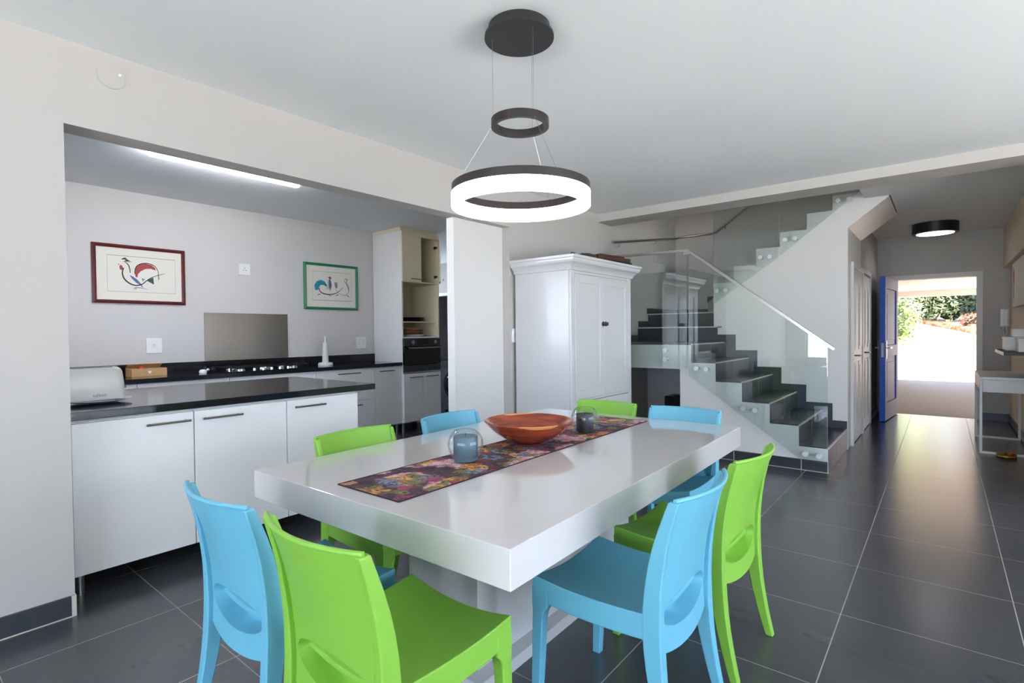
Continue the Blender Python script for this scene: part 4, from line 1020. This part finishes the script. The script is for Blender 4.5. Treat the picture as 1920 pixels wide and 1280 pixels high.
picture('framed_picture', 3.41, 4.167, 1.606, 2.178, M_FGREEN, 'green framed print of two brush-stroke hens on kitchen wall', .032, hens, (1362, (275, 305), 1680, (550, 556)), (1410, (328, 346), 1640, (495, 505)))

# ---------------------------------------------------------------- oven tower
tu = empty('oven_tower', (4.74, 5.70, 0), 'tall cream and white oven tower with open shelves at the end of the counter', 'cupboard')
X0, X1, YT = 4.42, 5.07, 5.40
box('side_panel', (X0, X0+.018, YT, 5.99, .14, 2.62), M_CAB, tu); box('side_panel', (X1-.018, X1, YT, 5.99, .14, 2.62), M_CREAM, tu)
box('back_panel', (X0+.018, X1-.018, 5.975, 5.99, .14, 2.62), M_CREAM, tu)
for z in (.14, .78, 1.235, 1.965, 2.60): box('shelf', (X0+.018, X1-.018, YT+.004, 5.975, z, z+.018), M_CREAM if z > 1.3 else M_CAB, tu)
box('shelf', (X0+.018, X1-.018, YT+.05, 5.975, 1.44, 1.456), M_CREAM, tu)
box('divider', (4.738, 4.75, YT+.004, 5.975, 1.983, 2.60), M_CREAM, tu)
box('filler', (X0, X1, YT+.01, 5.99, 2.622, 2.667), M_CREAM, tu)
d_ = box('door', (X0+.002, 4.742, YT-.019, YT, 1.975, 2.565), M_CREAM, tu, bevel=.0015); bar_handle(4.55, 4.725, 2.01, YT-.019, d_)
box('rail', (X0, X1, YT-.019, YT, 2.568, 2.62), M_CREAM, tu, bevel=.001)
# right upper door swung open past the sight line
bm = bmesh.new(); ax, ay = X1-.002, YT-.004; dx, dy = -.205, -.232; nx_, ny_ = .75, -.66
for (a, b) in ((0, 1),):
    pts = [(ax, ay), (ax+dx, ay+dy), (ax+dx+nx_*.018, ay+dy+ny_*.018), (ax+nx_*.018, ay+ny_*.018)]
    prism(bm, pts, 1.975, 2.565, 'z')
dr = obj('door', bm, M_CREAM, tu)
bm = bmesh.new(); tube(bm, [(ax+dx*.9+.04, ay+dy*.9-.035, 2.01), (ax+dx*.3+.04, ay+dy*.3-.035, 2.01)], .006, 8); obj('handle', bm, M_HANDLE, dr)
for z in (2.07, 2.47):
    bm = bmesh.new(); tube(bm, [(X1-.018, YT+.05, z), (X1-.026, YT+.05, z)], .022, 12); bx(bm, X1-.034, X1-.02, YT, YT+.06, z-.012, z+.012); obj('hinge', bm, M_BRASS, tu)
for a, b, h0, h1 in ((X0+.004, 4.744, 4.50, 4.72), (4.747, X1-.004, 4.79, 5.0)):
    f = box('door', (a, b, YT-.019, YT, .145, .772), M_CAB, tu, bevel=.0015); bar_handle(h0, h1, .725, YT-.019, f)
for x in (X0+.05, X1-.05): cab_leg(x, YT+.07, .14, tu)
ov = empty('built_in_oven', (4.74, 5.6, .80), 'black and steel built-in oven in the oven tower', 'oven')
box('body', (X0+.03, X1-.03, YT+.01, 5.96, .80, 1.233), M_BLACK, ov)
box('control_panel', (X0+.006, X1-.006, YT-.022, YT+.01, 1.135, 1.232), M_GRAPH, ov, bevel=.002)
box('display', (4.65, 4.85, YT-.024, YT-.0225, 1.145, 1.225), M_OVENGLASS, ov)
for x in (4.56, 4.95):
    bm = bmesh.new(); tube(bm, [(x, YT-.022, 1.183), (x, YT-.05, 1.183)], .026, 20); obj('knob', bm, M_STEEL, ov, smooth=40)
dd = box('oven_door', (X0+.006, X1-.006, YT-.03, YT+.005, .885, 1.13), M_OVENGLASS, ov, bevel=.003)
bm = bmesh.new(); tube(bm, [(4.47, YT-.065, 1.105), (5.02, YT-.065, 1.105)], .011, 12)
for x in (4.50, 4.99): tube(bm, [(x, YT-.065, 1.105), (x, YT-.03, 1.105)], .008, 8)
obj('handle', bm, M_STEEL, dd, smooth=40)
box('lower_trim', (X0+.006, X1-.006, YT-.026, YT+.005, .795, .88), M_GRAPH, ov, bevel=.002)
def turned(name, prof, c, m, label, cat, seg=28, sx=1.0, group=None):
    bm = bmesh.new(); lathe(bm, prof, (0, 0, 0), seg)
    for v in bm.verts: v.co.x *= sx
    bmesh.ops.translate(bm, verts=bm.verts, vec=c); return tag(obj(name, bm, m, smooth=50), label, cat, group)
turned('red_pot', [(0, 0), (.03, 0), (.05, .03), (.052, .06), (.03, .095), (.012, .10), (0, .115)], (4.497, 5.60, 1.457), mat('red_glaze', (120, 22, 22), .12), 'small shiny dark red pot at the left of the middle shelf', 'pot')
for k in range(3): turned('black_plate', [(0, 0), (.12, 0), (.21, .014), (.212, .018), (.12, .006), (0, .005)], (4.75, 5.66, 1.457+.019*k), M_BLACK, ['bottom black plate of the stack on the middle shelf', 'middle black plate of the stack on the middle shelf', 'top black plate of the stack on the middle shelf'][k], 'plate', group='stacked black plates')
turned('white_platter', [(0, 0), (.15, 0), (.205, .022), (.208, .027), (.14, .008), (0, .008)], (4.76, 5.66, 1.254), M_SWITCH, 'white platter under the baskets on the lower shelf of the oven tower', 'platter')
turned('basket', [(0, 0), (.13, 0), (.19, .04), (.192, .045), (.185, .044), (.125, .006), (0, .006)], (4.72, 5.66, 1.283), M_WICKER, 'dark brown shallow basket stacked on the white platter', 'basket')
turned('basket', [(0, 0), (.14, 0), (.20, .035), (.203, .041), (.195, .04), (.135, .006), (0, .006)], (4.74, 5.66, 1.33), mat('tan_basket', (178, 136, 100), .6, noise=.3, nscale=50), 'light tan shallow basket on top of the dark basket', 'basket')

# ---------------------------------------------------------------- laundry machine
wm = empty('washing_machine', (6.45, 6.3, 0), 'silver-grey front-loading washing machine seen past the oven tower', 'washing machine')
WX = 6.15; WY0, WY1 = 5.85, 6.55
box('body', (WX, WX+.6, WY0, WY1, .02, .85), M_WASH, wm, bevel=.012)
bm = bmesh.new(); tube(bm, [(WX-.001, 6.2, .45), (WX-.03, 6.2, .45)], .235, 40); dm = obj('door_ring', bm, M_RUBBER, wm, smooth=40)
bm = bmesh.new(); tube(bm, [(WX-.03, 6.2, .45), (WX-.045, 6.2, .45), (WX-.052, 6.2, .45)], [.19, .17, .12], 40); obj('door_glass', bm, M_OVENGLASS, dm, smooth=60)
box('control_panel', (WX-.008, WX, WY0+.03, WY1-.03, .73, .83), M_GRAPH, wm, bevel=.002)
bm = bmesh.new(); tube(bm, [(WX-.008, 6.2, .78), (WX-.03, 6.2, .78)], .028, 20); obj('dial', bm, M_CHROME, wm, smooth=40)
bm = bmesh.new()
for y in (WY0+.07, WY1-.07):
    for x in (WX+.07, WX+.53): tube(bm, [(x, y, 0), (x, y, .03)], .02, 10)
obj('foot', bm, M_BLACK, wm)
box('laundry_top', (WX-.02, WX+.62, WY0-.1, WY1+.1, .852, .89), M_BLACK, wm, bevel=.003)

# ---------------------------------------------------------------- armoire
ar = empty('armoire', (4.48, 2.81, 0), 'tall white painted armoire with panelled double doors and moulded cornice', 'wardrobe')
AX0, AX1, AY0, AY1 = 3.90, 5.04, 2.50, 3.12
box('carcass', (AX0, AX1, AY0+.02, AY1, .08, 1.85), M_ARM, ar, bevel=.008, bseg=3)
box('plinth', (AX0-.012, AX1+.012, AY0, AY1, 0, .08), M_ARM, ar, bevel=.006)
bm = bmesh.new()
for x in (AX0, AX1-.06): bx(bm, x, x+.06, AY0, AY0+.02, .08, 1.84)
bx(bm, AX0+.06, AX1-.06, AY0+.004, AY0+.02, 1.812, 1.84); bx(bm, AX0+.06, AX1-.06, AY0+.004, AY0+.02, .672, .695); bx(bm, AX0+.06, AX1-.06, AY0+.004, AY0+.02, .08, .11)
obj('face_frame', bm, M_ARM, ar, bevel=.006, bseg=3)
bm = bmesh.new()
prof = [(.0, 1.835), (.012, 1.838), (.016, 1.85), (.022, 1.862), (.040, 1.885), (.062, 1.90), (.070, 1.918), (.072, 1.932), (.082, 1.938), (.086, 1.958), (.07, 1.962), (-.05, 1.962)]
rg = []
for off, z in prof:
    rg.append([bm.verts.new(p) for p in ((AX0-off, AY1, z), (AX0-off, AY0-off, z), (AX1+off, AY0-off, z), (AX1+off, AY1, z))])
for A, B in zip(rg, rg[1:]):
    for k in range(3): bm.faces.new((A[k], A[k+1], B[k+1], B[k]))
bm.faces.new(rg[-1]); bm.faces.new(rg[0][::-1])
bm.faces.new([r[0] for r in rg]); bm.faces.new([r[3] for r in rg][::-1])
obj('cornice', bm, M_ARM, ar)
def pdoor(name, x0, x1, z0, z1, parent, m, yf, st_=.075):
    bm = bmesh.new(); y1 = yf+.02
    for b in ((x0, x0+st_, yf, y1, z0, z1), (x1-st_, x1, yf, y1, z0, z1), (x0+st_, x1-st_, yf, y1, z0, z0+st_), (x0+st_, x1-st_, yf, y1, z1-st_, z1)): bx(bm, *b)
    d = obj(name, bm, m, parent, bevel=.003)
    box('panel', (x0+st_, x1-st_, yf+.009, y1-.002, z0+st_, z1-st_), m, d)
    return d
mid = 4.475
for k, (a, b) in enumerate(((AX0+.062, mid-.002), (mid+.002, AX1-.062))):
    d = pdoor('door', a, b, .697, 1.808, ar, M_ARM, AY0-.004)
    kx = (mid-.024, mid+.024)[k]
    bm = bmesh.new(); lathe(bm, [(0, 0), (.012, 0), (.009, .008), (.017, .018), (.018, .024), (.01, .03), (0, .031)], (0, 0, 0), 20); bmesh.ops.rotate(bm, verts=bm.verts, cent=(0, 0, 0), matrix=Matrix.Rotation(math.radians(90), 3, 'X')); bmesh.ops.translate(bm, verts=bm.verts, vec=(kx, AY0-.004, 1.37))
    tube(bm, [(kx, AY0-.0045, 1.37), (kx, AY0-.007, 1.37)], .024, 20)
    obj('knob', bm, M_BRASS, d, smooth=50)
for k, (a, b) in enumerate(((AX0+.062, mid-.002), (mid+.002, AX1-.062))):
    for z0, z1 in ((.40, .669), (.113, .396)):
        d = box('drawer', (a, b, AY0-.004, AY0+.018, z0, z1), M_ARM, ar, bevel=.004)
        bm = bmesh.new(); kx = (mid-.03, mid+.03)[k] if z0 > .3 else (a+b)/2; tube(bm, [(kx, AY0-.004, z1-.03), (kx, AY0-.03, z1-.03)], .012, 14); obj('knob', bm, M_ARM, d)
# carving lying on top
cv = empty('wooden_carving', (4.4, 2.7, 1.962), 'long dark wooden and metal object lying on top of the armoire', 'carving')
bm = bmesh.new(); tube(bm, [(3.97, 2.98, 1.972), (4.12, 2.72, 1.974), (4.20, 2.62, 1.985)], [.006, .009, .02], 10); obj('shaft', bm, M_BLACK, cv, smooth=50)
bm = bmesh.new(); prism(bm, [(0, 0), (.30, 0), (.30, .04), (.18, .062), (.10, .058)], -.03, .03, 'y'); bmesh.ops.rotate(bm, verts=bm.verts, cent=(0, 0, 0), matrix=Matrix.Rotation(math.radians(-27), 3, 'Z')); bmesh.ops.translate(bm, verts=bm.verts, vec=(4.14, 2.65, 1.963)); obj('head', bm, M_BLACK, cv, bevel=.006)
bm = bmesh.new(); bx(bm, 0, .52, -.045, .045, .014, .05); bx(bm, .05, .44, -.03, .05, .05, .066); bmesh.ops.rotate(bm, verts=bm.verts, cent=(0, 0, 0), matrix=Matrix.Rotation(math.radians(-8), 3, 'Z')); bmesh.ops.translate(bm, verts=bm.verts, vec=(4.36, 2.53, 1.965)); obj('body', bm, M_DWOOD, cv, bevel=.008)
bm = bmesh.new(); bx(bm, 0, .56, -.03, .03, 0, .02); bmesh.ops.rotate(bm, verts=bm.verts, cent=(0, 0, 0), matrix=Matrix.Rotation(math.radians(-8), 3, 'Z')); bmesh.ops.translate(bm, verts=bm.verts, vec=(4.36, 2.53, 1.9625)); obj('runner', bm, M_BLACK, cv, bevel=.003)
bm = bmesh.new(); tube(bm, [(4.15, 2.66, 1.985), (4.14, 2.66, 2.01), (4.155, 2.65, 2.027), (4.18, 2.64, 2.02), (4.185, 2.64, 2.028)], .005, 8); obj('hook', bm, M_BLACK, cv, smooth=50)

# ================================================================== HALL FURNITURE
ct = empty('console_table', (7.85, -.48, 0), 'slim white console table with drawer and thin metal legs in the hall', 'table')
CX0, CX1, CY0, CY1 = 7.31, 8.39, -.70, -.30
box('top', (CX0, CX1, CY0, CY1, .765, .79), M_WHITE, ct, bevel=.003); box('drawer_box', (CX0+.03, CX1-.03, CY0+.01, CY1-.02, .63, .765), M_WHITE, ct, bevel=.003)
box('drawer_front', (CX0+.05, CX1-.05, CY1-.019, CY1-.004, .64, .757), M_WHITE, ct, bevel=.002)
for x in (CX0, CX1-.022):
    for y in (CY0, CY1-.022): box('leg', (x, x+.022, y, y+.022, 0, .765), M_WHITE, ct, bevel=.001)
    box('floor_rail', (x, x+.022, CY0+.022, CY1-.022, 0, .02), M_WHITE, ct, bevel=.001)
bd = empty('brass_dish', (7.28, -.53, 0), 'small round brass dish on the tiled floor in front of the console table', 'dish')
bm = bmesh.new(); lathe(bm, [(0, 0), (.075, 0), (.082, .01), (.075, .022), (.082, .03), (.074, .031), (.066, .02), (.05, .008), (0, .008)], (7.22, -.50, .001), 32); obj('body', bm, M_GOLD, bd, smooth=50)
bm = bmesh.new(); lathe(bm, [(0, 0), (.016, .004), (.018, .016), (0, .026)], (7.27, -.55, .025), 14); obj('red_knob', bm, M_REDP, bd, smooth=50)
ws = empty('wall_shelf', (7.4, -.6, 1.03), 'dark floating shelf on the hall wall above the console table', 'shelf')
box('board', (6.9, 7.88, -.729, -.455, 1.03, 1.062), M_GLIT, ws, bevel=.002); box('lit_front_edge', (6.9, 7.88, -.455, -.449, 1.03, 1.062), M_WHITE, ws)  # white strip paints the light falling on the dark board's front face
def small_box(x0, x1, y0, y1, z0, z1, label, m=M_WHITE):
    t = empty('white_box', ((x0+x1)/2, (y0+y1)/2, z0), label, 'box', 'white boxes on the hall shelf')
    box('body', (x0, x1, y0, y1, z0, z1-.02), m, t, bevel=.002); box('lid', (x0-.004, x1+.004, y0-.004, y1+.004, z1-.02, z1), m, t, bevel=.002)
small_box(7.35, 7.75, -.70, -.50, 1.063, 1.20, 'low wide white box at the front of the hall shelf')
small_box(7.45, 7.65, -.69, -.56, 1.201, 1.28, 'small white box stacked on the wide one on the hall shelf')
small_box(6.95, 7.22, -.71, -.56, 1.063, 1.19, 'white box at the near end of the hall shelf')
cvs = empty('canvas_painting', (8.7, -.71, 1.5), 'pale canvas painting with red and green leaf shape on the hall wall', 'painting')
box('canvas', (7.9, 9.3, -.729, -.69, 1.55, 2.10), M_PAPER, cvs)
bm = bmesh.new()
prism(bm, [(9.12, 1.80), (9.18, 1.95), (9.14, 2.06), (9.05, 1.98), (9.06, 1.84)], -.6895, -.688, 'y'); obj('red_shape', bm, M_RED, cvs)
bm = bmesh.new(); prism(bm, [(9.12, 1.80), (9.06, 1.84), (9.08, 1.70), (9.14, 1.60), (9.15, 1.72)], -.6895, -.688, 'y'); obj('green_shape', bm, mat('leaf_paint', (110, 140, 60), .7), cvs)
ic = empty('intercom', (9.985, -.66, 1.3), 'white intercom handset on the wall beside the front door', 'intercom')
box('base', (9.972, 9.989, -.71, -.62, 1.31, 1.55), M_SWITCH, ic, bevel=.006)
box('handset', (9.945, 9.972, -.70, -.655, 1.32, 1.54), M_SWITCH, ic, bevel=.012, bseg=3)
bm = bmesh.new(); tube(bm, [(9.95, -.68, 1.32), (9.955, -.69, 1.22), (9.97, -.67, 1.17), (9.98, -.65, 1.25), (9.975, -.65, 1.31)], .006, 8); obj('cord', bm, M_SWITCH, ic, smooth=50)
